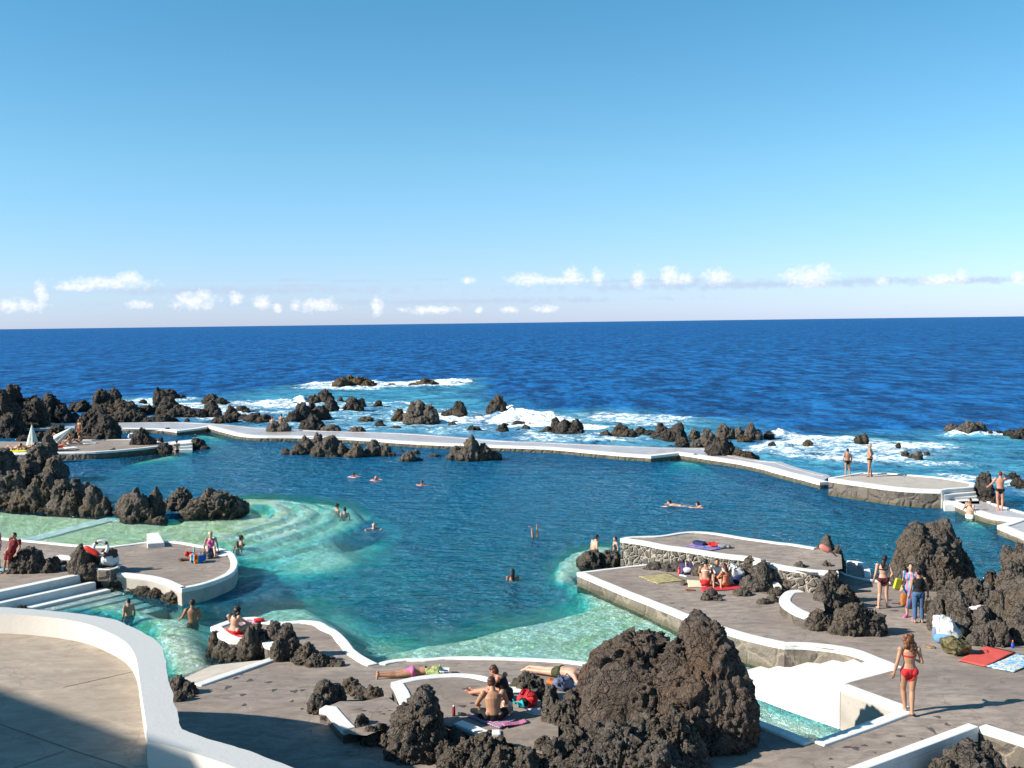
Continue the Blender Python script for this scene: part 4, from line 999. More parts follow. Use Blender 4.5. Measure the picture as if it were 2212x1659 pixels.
# pool rocks
rk('long craggy rock in the pool just inside the sea wall', TB, 0, [(480,660,58,800),(585,642,45,790),(690,648,68,825),(765,720,62,825),(600,710,62,825),(400,738,52,808)], mat='rock', group='rocks in the middle of the pool', sub=6)
rk('tiny rock at the left tip of the long craggy pool rock', TB, 0, [(300,755,32,806)], mat='rock', group='rocks in the middle of the pool', sub=2)
rk('lower craggy rock touching the right end of the long one', TB, 0, [(910,722,58,832),(1050,697,62,822),(1150,740,52,822),(870,775,50,832),(1205,785,30,822)], mat='rock', group='rocks in the middle of the pool', sub=6)
rk('small dark rock pair in the pool between the ridge and the cone', TB, 0, [(1355,790,52,866),(1435,835,38,855),(1300,830,26,862)], mat='rock', group='rocks in the middle of the pool', sub=3)
rk('little stone behind the small dark rock pair', TB, 0, [(1420,770,32,803)], mat='rock', group='rocks in the middle of the pool', sub=1)
rk('flat stone awash left of the cone shaped pool rock', TB, 0, [(1580,803,45,826)], mat='rock', group='rocks in the middle of the pool', sub=1)
rk('tiny stone in the pool near the sea wall', TB, 0, [(1295,769,17,783)], mat='rock', group='rocks in the middle of the pool', sub=0)
rk('cone shaped craggy rock standing in the pool', TB, 0, [(1890,662,62,862),(1800,745,82,855),(1980,730,78,858),(2095,790,52,852),(1735,805,48,850),(1880,760,80,862)], mat='rock', group='rocks in the middle of the pool', sub=6)
rk('pair of rounded wet boulders below the shallow where two bathers stand', TC, 0, [(765,1360,82,1512),(700,1410,55,1480),(930,1372,85,1504),(1010,1400,40,1480)], mat='rocksmooth', group='boulders at the foot of the rubble wall', sub=2, knob=.5)
# right deck
rk('pointed rock leaning over the platform with the rescue can on it', TK, .5, [(520,238,52,520),(465,320,62,480),(590,330,52,530),(640,430,36,535),(540,380,80,530)], group=GD, sub=4, dep=.6)
rk('rounded brown rock behind the crescent bed on its left side', TK, zA, [(290,478,70,690),(210,560,60,695),(350,560,45,650)], group=GD, sub=4)
rk('pale lumpy stone between the brown rock and the pointed spire', TK, zA, [(385,595,50,712),(330,640,40,705)], mat='rocksmooth', group=GD, sub=2)
rk('big dark boulder right of the bathers on the red towel', TJ, zA, [(1870,415,78,640),(1990,448,90,715),(1850,590,70,720),(1950,600,105,738),(2060,560,55,700)], group=GD, sub=4)
rk('small dark rock under the white slab', TJ, zA, [(2130,700,75,782)], group=GD, sub=3)
rk('tall spire of lava rising behind the crescent bed', TK, zA, [(520,468,55,680),(540,570,85,820),(480,650,60,900),(660,690,75,860),(570,740,90,900),(730,760,60,840)], group=GD, sub=5)
rk('knotted dark rock at the right tip of the crescent bed', TK, zA, [(440,885,85,1050),(500,920,70,1045),(380,960,45,1040)], group=GD, sub=5)
rk('broad rounded brown boulder casting a shadow toward the walking path', TK, zA, [(745,840,140,1092),(880,895,110,1090),(960,915,45,1060),(600,1000,55,1085),(640,880,60,1080)], group=GD, sub=3)
rk('great fluted brown rock peak behind the brunette', TK, zA, [(1290,158,125,640),(1455,140,130,640),(1540,260,150,650),(1640,400,120,640),(1200,280,95,640),(1130,430,72,650),(1370,250,190,690),(1710,510,70,625),(1480,380,170,700),(1240,430,130,690)], group=GD, sub=5, rough=.85, dep=.7, taper=.9, sup=2.6)
rk('dark rock wall at the right edge beyond the towels', TK, zA, [(2070,322,46,470),(2180,340,90,760),(2110,480,100,780),(2200,600,100,1130),(2180,850,80,1165),(2190,1000,60,1165)], group=GD, sub=4)
rk('wide heap of lumpy lava behind the backpacks', TK, zA, [(1640,612,80,860),(1770,622,95,950),(1550,710,110,1050),(1460,780,58,1062),(1890,650,90,950),(1970,730,70,1050),(1850,870,95,1150),(1680,890,95,1130),(1990,960,75,1185),(1890,1020,80,1185),(1780,1080,50,1180),(1640,760,110,1090)], group=GD, sub=4)
rk('small black rock against the water at the right', TK, zA, [(1925,545,50,700)], mat='rockfar', group=GD, sub=3)
rk('spiny clump of dark lava on the deck below the red towel', TJ, zA, [(1480,712,55,800),(1420,760,40,835),(1540,790,45,838)], group=GD, sub=5, knob=1.6)
rk('flat grey stone embedded in the deck beside the spiny clump', TJ, zA, [(1790,722,78,786)], mat='rocksmooth', group=GD, sub=0, knob=.3)
rk('low two lobed stone on the deck left of the crescent bed', TJ, zA, [(2090,790,60,850),(2000,820,55,872)], mat='rocksmooth', group=GD, sub=1)
rk('long dark stone at the foot of the rubble wall', TJ, zA, [(905,455,72,522),(850,490,45,526)], mat='rocksmooth', group='boulders at the foot of the rubble wall', sub=1, knob=.5)
rk('low rounded stones half buried at the rubble wall base', TJ, zA, [(1180,445,85,545),(1050,475,80,540),(1340,460,70,580)], mat='rocksmooth', group='boulders at the foot of the rubble wall', sub=1, knob=.5)
# left peninsula
rk('dark rock with two humps beside the person in the red dress', TE, zP, [(255,275,100,472),(160,345,72,476),(400,368,72,472),(470,345,40,462),(330,320,60,460)], group='lava rocks on the left peninsula', sub=4)
rk('large rock holding the red rescue float and lifebuoy', TE, zP, [(700,240,68,485),(790,300,78,450),(650,330,50,480),(740,400,85,495),(940,300,42,335),(850,320,40,420)], group='lava rocks on the left peninsula', sub=4, dep=.6)
rk('small stone between the two peninsula rocks', TE, zP, [(590,402,28,458),(540,375,28,400)], group='lava rocks on the left peninsula', sub=1)
rk('row of dark wet rocks under the peninsula rim', TE, 0, [(850,492,75,600),(1035,515,72,615),(770,480,48,560),(1145,548,48,622),(1240,598,68,662),(1330,628,52,690)], group='lava rocks on the left peninsula', sub=4)
rk('dark rocks heaped under the pointed tip of the peninsula', TE, 0, [(1520,628,85,732),(1440,662,52,712),(1600,665,42,702)], group='lava rocks on the left peninsula', sub=4)
rk('black rock tips showing over the coping at the far left', TE, 0, [(40,738,60,800),(190,757,50,812)], mat='rockfar', group='lava rocks on the left peninsula', sub=2)
# spit
rk('rugged rock face below the ledge of the woman in red', TF, 0, [(500,490,48,660),(560,580,62,715),(680,605,70,735),(620,640,60,735),(470,540,28,620)], group='lava rocks on the spit', sub=4)
rk('tall rounded rock column just right of the red towel', TF, .1, [(850,428,72,705),(800,470,60,722),(900,540,72,712),(760,540,45,722)], group='lava rocks on the spit', sub=4)
rk('small round rock behind the column on the spit', TF, .6, [(1025,402,58,540),(970,430,30,520)], group='lava rocks on the spit', sub=3)
rk('high smooth rock cone in the middle of the spit', TF, .6, [(1125,428,70,700),(1170,520,72,700),(1050,560,52,722),(1220,600,45,690)], group='lava rocks on the spit', sub=3)
rk('long low rock tail trailing across the deck', TF, zB, [(1290,618,88,765),(1390,685,90,782),(1200,690,60,740),(1500,735,55,785),(1570,762,38,787)], group='lava rocks on the spit', sub=4)
# front deck
rk('dark spongy rock squeezed against the parapet wall', TF, zB, [(190,878,62,1020),(270,935,62,1025),(330,975,30,1020),(190,1000,50,1085)], group='lava rocks on the front deck', sub=4)
rk('brown rock at the left end of the curved bed', TF, zB, [(1450,925,82,1160),(1370,1040,62,1190),(1540,940,72,1120),(1430,1060,80,1190)], group='lava rocks on the front deck', sub=4)
rk('arching dark rocks at the back of the curved bed', TF, zB, [(1665,898,68,1010),(1740,950,55,1040),(1870,965,72,1095),(1800,980,45,1050)], group='lava rocks on the front deck', sub=4)
rk('smooth upright pointed stone at the shadow edge', TF, zB, [(1765,1200,62,1410),(1735,1260,38,1400)], group='lava rocks on the front deck', sub=1, knob=.5)
rk('small rough rocks leaning between the pointed stone and the dark rock', TF, zB, [(1850,1310,72,1462),(1925,1290,52,1440),(1960,1370,40,1480)], group='lava rocks on the front deck', sub=3)
rk('steep dark furrowed rock left of the seated couple', TG, zB, [(1235,800,170,1430),(1050,970,130,1470),(1350,900,95,1450),(1130,1100,200,1590),(1350,1150,140,1560),(960,1200,80,1480),(1240,1000,210,1560)], group='lava rocks on the front deck', sub=5, dep=.6, sup=2.6, taper=.5)
rk('rough rock bank in the front centre below the white rim', TG, zB, [(1640,1215,100,1500),(1500,1360,110,1600),(1750,1350,140,1660),(1950,1300,140,1680),(2130,1290,100,1650),(1600,1480,160,1720),(1900,1500,180,1800)], group='lava rocks on the front deck', sub=5)
rk('grey brown rock foreground rising to the huge boulder', TH, zB, [(360,1400,80,1640),(600,1330,140,1720),(450,1440,110,1760),(800,1290,150,1720),(1000,1330,200,1820),(1250,1230,190,1700),(1480,1200,170,1700),(750,1480,180,1850),(1300,1420,220,1850),(1620,1350,130,1700),(200,1520,120,1800),(0,1500,140,1800)], group='lava rocks on the front deck', sub=5, subsize=.85)
rk('huge reddish brown boulder towering over the channel', TH, zB, [(1150,525,250,1380),(1020,640,280,1400),(1030,730,320,1440,.32),(900,760,170,1340),(1330,545,130,1300),(1690,372,150,1440),(1780,455,180,1470),(1890,560,140,1470),(1900,740,210,1490),(2010,960,140,1470),(1520,590,220,1440),(1660,760,280,1500),(1340,760,320,1440),(1990,1150,160,1450),(1800,1050,280,1520)], mat='rockred', group='lava rocks on the front deck', sub=6, subsize=.5, dep=.62, taper=.30, knob=.45, sup=2.9, rough=.62)
rk('knobbly shoulder of rock left of the huge boulder', TH, zB, [(420,960,62,1370),(500,1090,100,1400),(620,1010,100,1390),(560,1200,130,1420),(390,1150,55,1390)], group='lava rocks on the front deck', sub=4)
rk('rounded brown boulder near the man in olive shorts', TH, lambda x,y: zB(x,y)+.2, [(220,858,100,1015),(300,880,62,1010),(130,900,52,1010),(300,985,45,1052)], mat='rocksmooth', group='lava rocks on the front deck', sub=1, knob=.5)
rk('lumpy brown rocks filling the sunken pit', TI, .1, [(1740,1425,90,1990),(1620,1500,110,2030),(1890,1470,90,2020),(1960,1550,80,2050),(1500,1580,100,2060),(1780,1580,170,2100)], group='lava rocks on the front deck', sub=4)
# ================================================================== PEOPLE
def cmat(name, col, var=.15, rough=.75, scale=25): return simple(name, col, rough, var, scale, .25, .2)
SK = {'fair': simple('skin_fair', (.46,.27,.19), .5, .10, 9, .05, .4), 'tan': simple('skin_tan', (.36,.185,.11), .5, .10, 9, .05, .4),
      'brown': simple('skin_brown', (.25,.12,.065), .5, .10, 9, .05, .4), 'red': simple('skin_sunburnt', (.42,.19,.12), .5, .10, 9, .05, .4)}
HM = {'dark': simple('hair_dark', (.012,.009,.008), .45, .4, 60, .6), 'brown': simple('hair_brown', (.07,.03,.015), .45, .4, 60, .6),
      'auburn': simple('hair_auburn', (.13,.05,.022), .45, .5, 50, .8), 'blond': simple('hair_blond', (.42,.30,.16), .5, .3, 60, .6),
      'grey': simple('hair_grey', (.30,.28,.26), .5, .3, 60, .6)}
CL = {k: cmat('cloth_'+k, v) for k, v in dict(red=(.50,.025,.03), black=(.012,.012,.014), maroon=(.07,.012,.02), pink=(.60,.10,.28), blue=(.05,.09,.35),
      navy=(.02,.03,.09), jeans=(.055,.11,.21), orange=(.55,.14,.03), olive=(.05,.055,.025), white=(.62,.62,.60), darkred=(.16,.02,.02),
      teal=(.02,.30,.30), yellow=(.55,.50,.03), purple=(.12,.05,.28), grey=(.2,.2,.2)).items()}
DARKM = simple('eye_dark', (.01,.01,.01), .3)
LIPM = simple('lip', (.35,.10,.08), .5)
STAND = dict(pel=(0,0,.93), che=(0,0,1.24), nec=(0,-.01,1.42), hea=(0,.02,1.57), shL=(-.18,0,1.37), shR=(.18,0,1.37), elL=(-.24,-.03,1.10), elR=(.24,-.03,1.10),
  wrL=(-.25,.05,.86), wrR=(.25,.05,.86), hiL=(-.09,0,.90), hiR=(.09,0,.90), knL=(-.10,.02,.48), knR=(.10,.02,.48), anL=(-.11,-.03,.08), anR=(.11,-.03,.08),
  toL=(-.13,.13,.03), toR=(.13,.13,.03))
def mod(base, **k): d = dict(base); d.update(k); return d
SIT = mod(STAND, pel=(0,0,.12), che=(0,-.05,.42), nec=(0,-.02,.60), hea=(0,.03,.75), shL=(-.18,-.04,.55), shR=(.18,-.04,.55), elL=(-.25,.10,.34), elR=(.25,.10,.34),
  wrL=(-.14,.30,.36), wrR=(.14,.30,.36), hiL=(-.09,0,.11), hiR=(.09,0,.11), knL=(-.14,.40,.38), knR=(.14,.40,.38), anL=(-.12,.62,.07), anR=(.12,.62,.07), toL=(-.13,.77,.03), toR=(.13,.77,.03))
CROSS = mod(SIT, che=(0,.04,.41), nec=(0,.10,.58), hea=(0,.18,.71), shL=(-.19,.06,.54), shR=(.19,.06,.54), knL=(-.38,.27,.14), knR=(.38,.27,.14), anL=(.06,.40,.07), anR=(-.06,.46,.07), toL=(.18,.42,.05), toR=(-.18,.46,.05),
  elL=(-.30,.18,.30), elR=(.30,.18,.30), wrL=(-.24,.36,.20), wrR=(.22,.36,.20))
CROUCH = mod(SIT, pel=(0,0,.22), che=(0,.14,.50), nec=(0,.25,.66), hea=(0,.33,.79), shL=(-.17,.20,.62), shR=(.17,.20,.62), hiL=(-.09,0,.20), hiR=(.09,0,.20), knL=(-.17,.36,.36), knR=(.17,.36,.36),
  anL=(-.12,.06,.09), anR=(.12,.06,.09), toL=(-.13,.20,.03), toR=(.13,.20,.03), elL=(-.24,.36,.42), elR=(.24,.36,.42), wrL=(-.14,.52,.28), wrR=(.14,.52,.28))
PRONE = mod(STAND, pel=(0,0,.12), che=(0,.32,.13), nec=(0,.50,.14), hea=(.02,.63,.12), shL=(-.18,.45,.12), shR=(.18,.45,.12), elL=(-.34,.60,.05), elR=(.34,.60,.05), wrL=(-.16,.76,.05), wrR=(.16,.76,.05),
  hiL=(-.09,-.02,.11), hiR=(.09,-.02,.11), knL=(-.10,-.44,.08), knR=(.10,-.44,.08), anL=(-.11,-.86,.07), anR=(.11,-.86,.07), toL=(-.12,-.98,.03), toR=(.12,-.98,.03))
RECL = mod(STAND, pel=(0,0,.11), che=(0,-.28,.22), nec=(0,-.44,.32), hea=(0,-.54,.42), shL=(-.18,-.40,.28), shR=(.18,-.40,.28), elL=(-.24,-.52,.05), elR=(.24,-.52,.05), wrL=(-.26,-.28,.04), wrR=(.26,-.28,.04),
  hiL=(-.09,.02,.11), hiR=(.09,.02,.11), knL=(-.11,.36,.36), knR=(.11,.42,.26), anL=(-.11,.60,.06), anR=(.11,.78,.06), toL=(-.12,.74,.04), toR=(.12,.86,.12))
SWIM = mod(STAND, pel=(0,-.45,-.16), che=(0,-.14,-.05), nec=(0,.04,.03), hea=(0,.10,.16), shL=(-.19,-.02,-.02), shR=(.19,-.02,-.02), elL=(-.38,.16,.0), elR=(.38,.16,.0), wrL=(-.30,.40,-.01), wrR=(.34,.38,-.01),
  hiL=(-.09,-.48,-.17), hiR=(.09,-.48,-.17), knL=(-.16,-.84,-.22), knR=(.16,-.84,-.22), anL=(-.14,-1.22,-.16), anR=(.14,-1.22,-.16), toL=(-.16,-1.34,-.16), toR=(.16,-1.34,-.16))
DIVE = mod(STAND, pel=(0,0,-.45), che=(0,.1,-.75), nec=(0,.1,-.95), hea=(0,.1,-1.1), shL=(-.18,.1,-.9), shR=(.18,.1,-.9), elL=(-.3,.3,-1.1), elR=(.3,.3,-1.1), wrL=(-.3,.4,-1.3), wrR=(.3,.4,-1.3),
  hiL=(-.09,0,-.42), hiR=(.09,0,-.42), knL=(-.09,.02,-.02), knR=(.10,.0,0), anL=(-.14,-.02,.38), anR=(.10,.03,.40), toL=(-.24,-.02,.48), toR=(.09,.0,.53))
def norm(v): return v.normalized() if v.length > 1e-6 else Vector((0,0,1))
def ringtube(mb, pts, rights, rad, n=16):
    V = []; m = len(pts)
    for k in range(m):
        t = norm(pts[min(k+1, m-1)]-pts[max(k-1, 0)]); rt = norm(rights[k]-t*rights[k].dot(t)); fw = t.cross(rt)
        for i in range(n):
            a = 2*math.pi*i/n; V.append(pts[k] + rt*rad[k][0]*math.cos(a) + fw*rad[k][1]*math.sin(a))
    Fc = [(k*n+i, k*n+(i+1) % n, (k+1)*n+(i+1) % n, (k+1)*n+i) for k in range(m-1) for i in range(n)] + [tuple(range(n-1, -1, -1)), tuple(range((m-1)*n, m*n))]
    mb.add(V, Fc)
def frame(up, fwd):
    up = norm(up); fwd = norm(fwd-up*fwd.dot(up)); rt = fwd.cross(up)
    return Matrix((rt, fwd, up)).transposed()
def person(label, T, foot, z, pose, head, H=1.7, skin='tan', hair=('short','dark'), wear=(), sex='f', look=None, sink=0.0, vox=.02, group=None, fat=1.0, joints=None, contact=None):
    """wear: list of (name, material, [(segment, t0, t1)])"""
    J = dict(pose)
    if joints: J.update(joints)
    J = {k: Vector(v) for k, v in J.items()}
    mb = MB(); fem = sex == 'f'
    rH = J['hiR']-J['hiL']; rS = J['shR']-J['shL']; pel, che, nec, hea = J['pel'], J['che'], J['nec'], J['hea']
    up = norm(che-pel); sp = che-pel
    pts = [pel-up*.13, pel-up*.06, pel+up*.02, pel+sp*.28, pel+sp*.52, pel+sp*.80, che+(nec-che)*.15, che+(nec-che)*.55, che+(nec-che)*.85, nec+(nec-che)*.06]
    if fem: rad = [(.085,.07),(.150,.105),(.162,.115),(.135,.098),(.112,.085),(.128,.10),(.142,.102),(.140,.09),(.085,.065),(.048,.05)]
    else: rad = [(.08,.07),(.135,.10),(.148,.11),(.143,.108),(.140,.104),(.155,.112),(.172,.118),(.172,.10),(.10,.07),(.055,.055)]
    rad = [(a*fat, b*fat*(1.0 if fat <= 1 else (1.12 if 2 <= i <= 5 else 1))) for i, (a, b) in enumerate(rad)]
    rights = [rH.lerp(rS, i/(len(pts)-1)) for i in range(len(pts))]
    ringtube(mb, pts, rights, rad)
    Fw = norm(up.cross(norm(rH))); Fw = -Fw if False else Fw
    # up x right = back or front? choose so that chest points to the front of the body
    front = norm(rS).cross(norm(nec-che)) * -1.0
    front = norm(rS.cross(up)) * -1.0
    front = norm(up.cross(rS))
    for s in ('L', 'R'):
        sg = -1 if s == 'L' else 1
        sh, el, wr, hi, kn, an, to = (J[k+s] for k in ('sh','el','wr','hi','kn','an','to'))
        mb.ell(sh, (.062,.06,.062))
        k = (.042, .036, .037, .024) if fem else (.052, .043, .044, .029)
        mb.limb(sh, el, k[0]*1.15, k[1]*.9, (.45, k[0]*1.05)); mb.limb(el, wr, k[2]*1.0, k[3], (.3, k[2]*1.08))
        hd = norm(wr-el); side = norm(hd.cross(front) if abs(hd.dot(front)) < .95 else hd.cross(up))
        mb.ell(wr+hd*.045, (.038,.017,.052), frame(hd, norm(side.cross(hd))))
        for f, (off, ln, r) in enumerate(((-.030,.060,.0095),(-.010,.075,.010),(.010,.080,.010),(.028,.070,.0095))):
            b = wr+hd*.075+side*off; c = b+hd*ln*.55+front*.012; mb.limb(b, c, r, r*.95); mb.limb(c, c+hd*ln*.4+front*.03, r*.95, r*.8)
        b = wr+hd*.03-side*.034; mb.limb(b, b+hd*.03-side*.028+front*.014, .012, .010); mb.limb(b+hd*.03-side*.028+front*.014, b+hd*.062-side*.032+front*.026, .010, .009)
        q = (.088*fat, .056, .055, .034) if fem else (.085*fat, .056, .056, .036)
        mb.limb(hi, kn, q[0], q[1], (.35, q[0]*.92)); mb.limb(kn, an, q[2], q[3], (.32, q[2]*1.06))
        ld = norm(an-kn); bk = -front
        mb.ell(hi + norm(bk-norm(kn-hi)*bk.dot(norm(kn-hi)))*.045 + up*.01, (.082,.078,.085) if fem else (.074,.07,.08))
        ft = norm(to-an+Vector((0,0,.0))); heel = an - ft*.035 + norm(ld)*.045
        mb.limb(heel, an.lerp(to, .8)+norm(ld)*.02, .034, .030); mb.ell(to + norm(ld)*.005, (.042,.045,.02), frame(Vector((0,0,1)) if abs(ft.z) < .8 else Vector((0,1,0)), ft))
    if fem:
        for sg in (-1, 1): mb.ell(che + norm(rS)*.068*sg + front*.085 + up*.0, (.060,.055,.058))
    lk = Vector(look) if look else Vector((0,1,0))
    hu = norm(hea-nec) ; hu = norm(hu*.6+Vector((0,0,1))*.4) if pose not in (PRONE, DIVE) else hu
    if pose is PRONE: lk = Vector((0,0,-1)) if not look else lk
    FR = frame(hu, lk); hx = lambda x, y, z: hea + FR @ Vector((x, y, z))
    mb.limb(nec-norm(hea-nec)*.04, hea-FR@Vector((0,.012,.03)), .055 if fem else .064, .05 if fem else .058)
    mb.ell(hx(0,-.005,.025), (.074,.094,.088), FR); mb.ell(hx(0,.020,-.035), (.056,.070,.072), FR); mb.ell(hx(0,.05,-.085), (.03,.028,.022), FR)
    mb.ell(hx(0,.097,-.015), (.014,.018,.024), FR); mb.ell(hx(0,.082,.022), (.05,.016,.012), FR); mb.ell(hx(0,.088,-.055), (.022,.012,.009), FR)
    for sg in (-1, 1): mb.ell(hx(.077*sg,-.005,-.005), (.012,.022,.032), FR)
    s = H/1.7
    me = bpy.data.meshes.new('person'); me.from_pydata([tuple(v) for v in mb.v], [], mb.f); me.update()
    tmp = bpy.data.objects.new('tmp', me); COL.objects.link(tmp)
    r = tmp.modifiers.new('r', 'REMESH'); r.mode = 'VOXEL'; r.voxel_size = vox; r.use_smooth_shade = True
    sm = tmp.modifiers.new('s', 'SMOOTH'); sm.factor = .5; sm.iterations = 2 if vox < .015 else 1
    dg = bpy.context.evaluated_depsgraph_get(); out = bpy.data.meshes.new_from_object(tmp.evaluated_get(dg))
    bpy.data.objects.remove(tmp); out.name = 'person'
    n = len(out.vertices); co = np.empty(n*3, np.float32); out.vertices.foreach_get('co', co); co = co.reshape(-1, 3).astype(float)
    no = np.empty(n*3, np.float32); out.vertices.foreach_get('normal', no); no = no.reshape(-1, 3).astype(float)
    segs = {'tor': (pel-up*.12, nec, .13), 'hed': (nec+(hea-nec)*.5, hea, .10)}
    for sd in 'LR':
        segs.update({'ua'+sd: (J['sh'+sd], J['el'+sd], .05), 'fa'+sd: (J['el'+sd], J['wr'+sd], .04), 'ha'+sd: (J['wr'+sd], J['wr'+sd]+norm(J['wr'+sd]-J['el'+sd])*.12, .04),
          'th'+sd: (J['hi'+sd], J['kn'+sd], .085), 'ca'+sd: (J['kn'+sd], J['an'+sd], .05), 'fo'+sd: (J['an'+sd], J['to'+sd], .04)})
    best = np.full(n, 1e9); nm = np.zeros(n, int); tt = np.zeros(n); keys = list(segs)
    for i, k_ in enumerate(keys):
        a, b, rr_ = segs[k_]; a = np.array(a); b = np.array(b); e = b-a
        t_ = ((co-a)@e)/max(e@e, 1e-9); tc_ = np.clip(t_, 0, 1); d = np.linalg.norm(co-a-tc_[:,None]*e, axis=1)/rr_
        if k_ == 'tor': tor_t = t_
        w_ = d < best; best[w_] = d[w_]; nm[w_] = i; tt[w_] = tc_[w_]
    # face marks: eyes and lips
    mi = None; out.materials.clear()
    for m_ in (SK[skin], DARKM, LIPM): out.materials.append(m_)
    out.vertices.foreach_set('co', (co*s).astype(np.float32).ravel())
    nf = len(out.polygons)
    if vox < .016:
        cen = np.empty(nf*3, np.float32); out.polygons.foreach_get('center', cen); cen = cen.reshape(-1, 3)/s; mi = np.zeros(nf, np.int32)
        for sg in (-1, 1): mi[np.linalg.norm(cen-np.array(hx(.031*sg,.085,.008)), axis=1) < .014] = 1
        mi[np.linalg.norm(cen-np.array(hx(0,.098,-.055)), axis=1) < .016] = 2
        out.polygons.foreach_set('material_index', mi)
    o = bpy.data.objects.new('person', out); COL.objects.link(o); tag(o, label, 'person', group)
    p = at(*T(*foot), z); p.z -= sink; o.location = p; o.rotation_euler = (0, 0, R(head))
    pv = [list(out.polygons[i].vertices) for i in range(nf)] if wear else []
    tn = np.array(tor_t)
    for (wn, wm, regs) in wear:
        sel = np.zeros(n, bool)
        for (sg_, t0, t1) in regs:
            for k_ in ([sg_] if sg_ in keys else [sg_+'L', sg_+'R']):
                i = keys.index(k_); v_ = tn if k_ == 'tor' else tt
                sel |= (nm == i) & (v_ >= t0) & (v_ <= t1)
        fs = [f for f in pv if all(sel[v] for v in f)]
        if not fs: continue
        used = sorted({v for f in fs for v in f}); mp_ = {v: i for i, v in enumerate(used)}
        off = .010 if wn in ('swim_bottoms','swim_top') else .018
        VV = (co[used] + no[used]*off)*s
        c = mesh_np(wn, VV, [[mp_[v] for v in f] for f in fs], CL[wm] if isinstance(wm, str) else wm, o)
        so_m = c.modifiers.new('t', 'SOLIDIFY'); so_m.thickness = .012*s; so_m.offset = -1
    style, hc = hair
    if style != 'bald':
        hb = MB(); nv_ = 12
        hb.ell(hx(0,-.022,.036), (.083,.094,.088), FR, 18, 12)
        if style in ('short',): hb.ell(hx(0,-.045,-.01), (.076,.062,.075), FR, 16, 10)
        if style in ('bob','curly','long','bun','tail'): hb.ell(hx(0,-.05,-.02), (.085,.068,.095), FR, 16, 10)
        if style == 'curly':
            for (x, y_, z_) in ((-.07,-.03,-.06),(.07,-.03,-.06),(0,-.06,-.11),(-.05,-.06,-.13),(.055,-.05,-.14),(0,-.07,-.19),(-.07,0,.01),(.07,0,.01),(-.09,-.05,-.12),(.09,-.05,-.12),(.03,-.07,-.24),(-.05,-.04,.07),(.05,-.05,.07)): hb.ell(hx(x,y_,z_), (.055,.05,.062), FR)
        if style in ('long','tail'):
            w_ = .07 if style == 'long' else .04
            hb.tube([hx(0,-.07,0), hx(0,-.09,-.10), hx(.01,-.085,-.20), hx(.02,-.09,-.30)], [(w_,.045), (w_*1.1,.04), (w_,.035), (w_*.4,.015)], FR@Vector((1,0,0)))
        if style == 'bun': hb.ell(hx(0,-.10,.06), (.045,.045,.045), FR)
        P = np.array([v[:] for v in hb.v]); a_ = .008 if style == 'short' else (.022 if style == 'curly' else .012)
        P = P + np.stack([fbm(P*22+i*9, 2, 60+i) for i in range(3)], 1)*a_
        mesh_np('hair', P*s, hb.f, HM[hc], o)
    return o
def hd(T, a, b, z=0.0):
    """heading (degrees) for local +Y to run from pixel a to pixel b"""
    p, q = at(*T(*a), z), at(*T(*b), z); return math.degrees(math.atan2(-(q.x-p.x), q.y-p.y))
BOT = ('tor', -.5, .30); LEG0 = ('th', 0, .10)
def bottoms(m, t=.24): return ('swim_bottoms', m, [('tor', -.6, t), ('th', 0, .06)])
def top(m): return ('swim_top', m, [('tor', .69, .76)])
def trunks(m, l=.35): return ('swim_trunks', m, [('tor', -.6, .27), ('th', 0, l)])
zBed = lambda x, y: zB(x, y)+.325
GW = 'bathers in the pool water'
# right hand deck
person('woman in a red bikini with curly auburn hair walking away on the deck', TI, (1222,1195), zA, STAND, -4, 1.72, 'tan', ('curly','auburn'), [bottoms('red', .30), top('red')], vox=.010,
  joints=dict(anL=(-.04,.12,.08), toL=(-.05,.27,.03), knL=(-.08,.14,.49), anR=(.02,-.14,.10), toR=(.02,.0,.03), knR=(.06,.0,.49), elL=(-.26,-.06,1.12), wrL=(-.31,-.02,.88), elR=(.25,-.03,1.11), wrR=(.20,.20,1.08), hea=(-.02,.03,1.57)), look=(-.3,1,-.15))
person('dark haired woman in a maroon and black bikini standing with her back turned', TK, (1000,862), zA, STAND, -8, 1.66, 'fair', ('long','dark'), [bottoms('maroon', .30), top('black')], vox=.012,
  joints=dict(anL=(-.15,-.06,.08), toL=(-.17,.08,.03), anR=(.14,.08,.08), toR=(.24,.18,.03), wrL=(-.26,.08,.90), wrR=(.18,.06,.90), elR=(.27,-.04,1.12), hea=(.05,.03,1.56)), look=(.6,1,-.1))
pat = None
m, t = newmat('striped_beach_towel'); p = pos(t)
wv = t.nd('ShaderNodeTexWave', {'Vector': t.mapp(p, rot=(0,0,.4)), 'Scale': 2.4, 'Distortion': 2.0, 'Detail': 1}).outputs['Fac']
cc = t.ramp(wv, [(0, (.04,.09,.45)), (.3, (.10,.35,.42)), (.5, (.35,.45,.05)), (.7, (.03,.05,.20)), (.9, (.45,.12,.30))])
finish(t, t.nd('ShaderNodeBsdfPrincipled', {'Base Color': cc, 'Roughness': .8}).outputs[0]); M['striped'] = m
person('person wrapped in a bright striped towel listening beside the one in jeans', TK, (1235,940), zA, STAND, 140, 1.62, 'fair', ('short','dark'), [('towel_wrap', M['striped'], [('tor', -.3, .93), ('th', 0, .62), ('ua', 0, .5)]), ('sandals', 'pink', [('fo', .0, 1)])], vox=.012,
  joints=dict(wrL=(-.15,.18,1.1), elL=(-.25,.0,1.12), wrR=(.22,.15,.95)), look=(-.5,1,-.1))
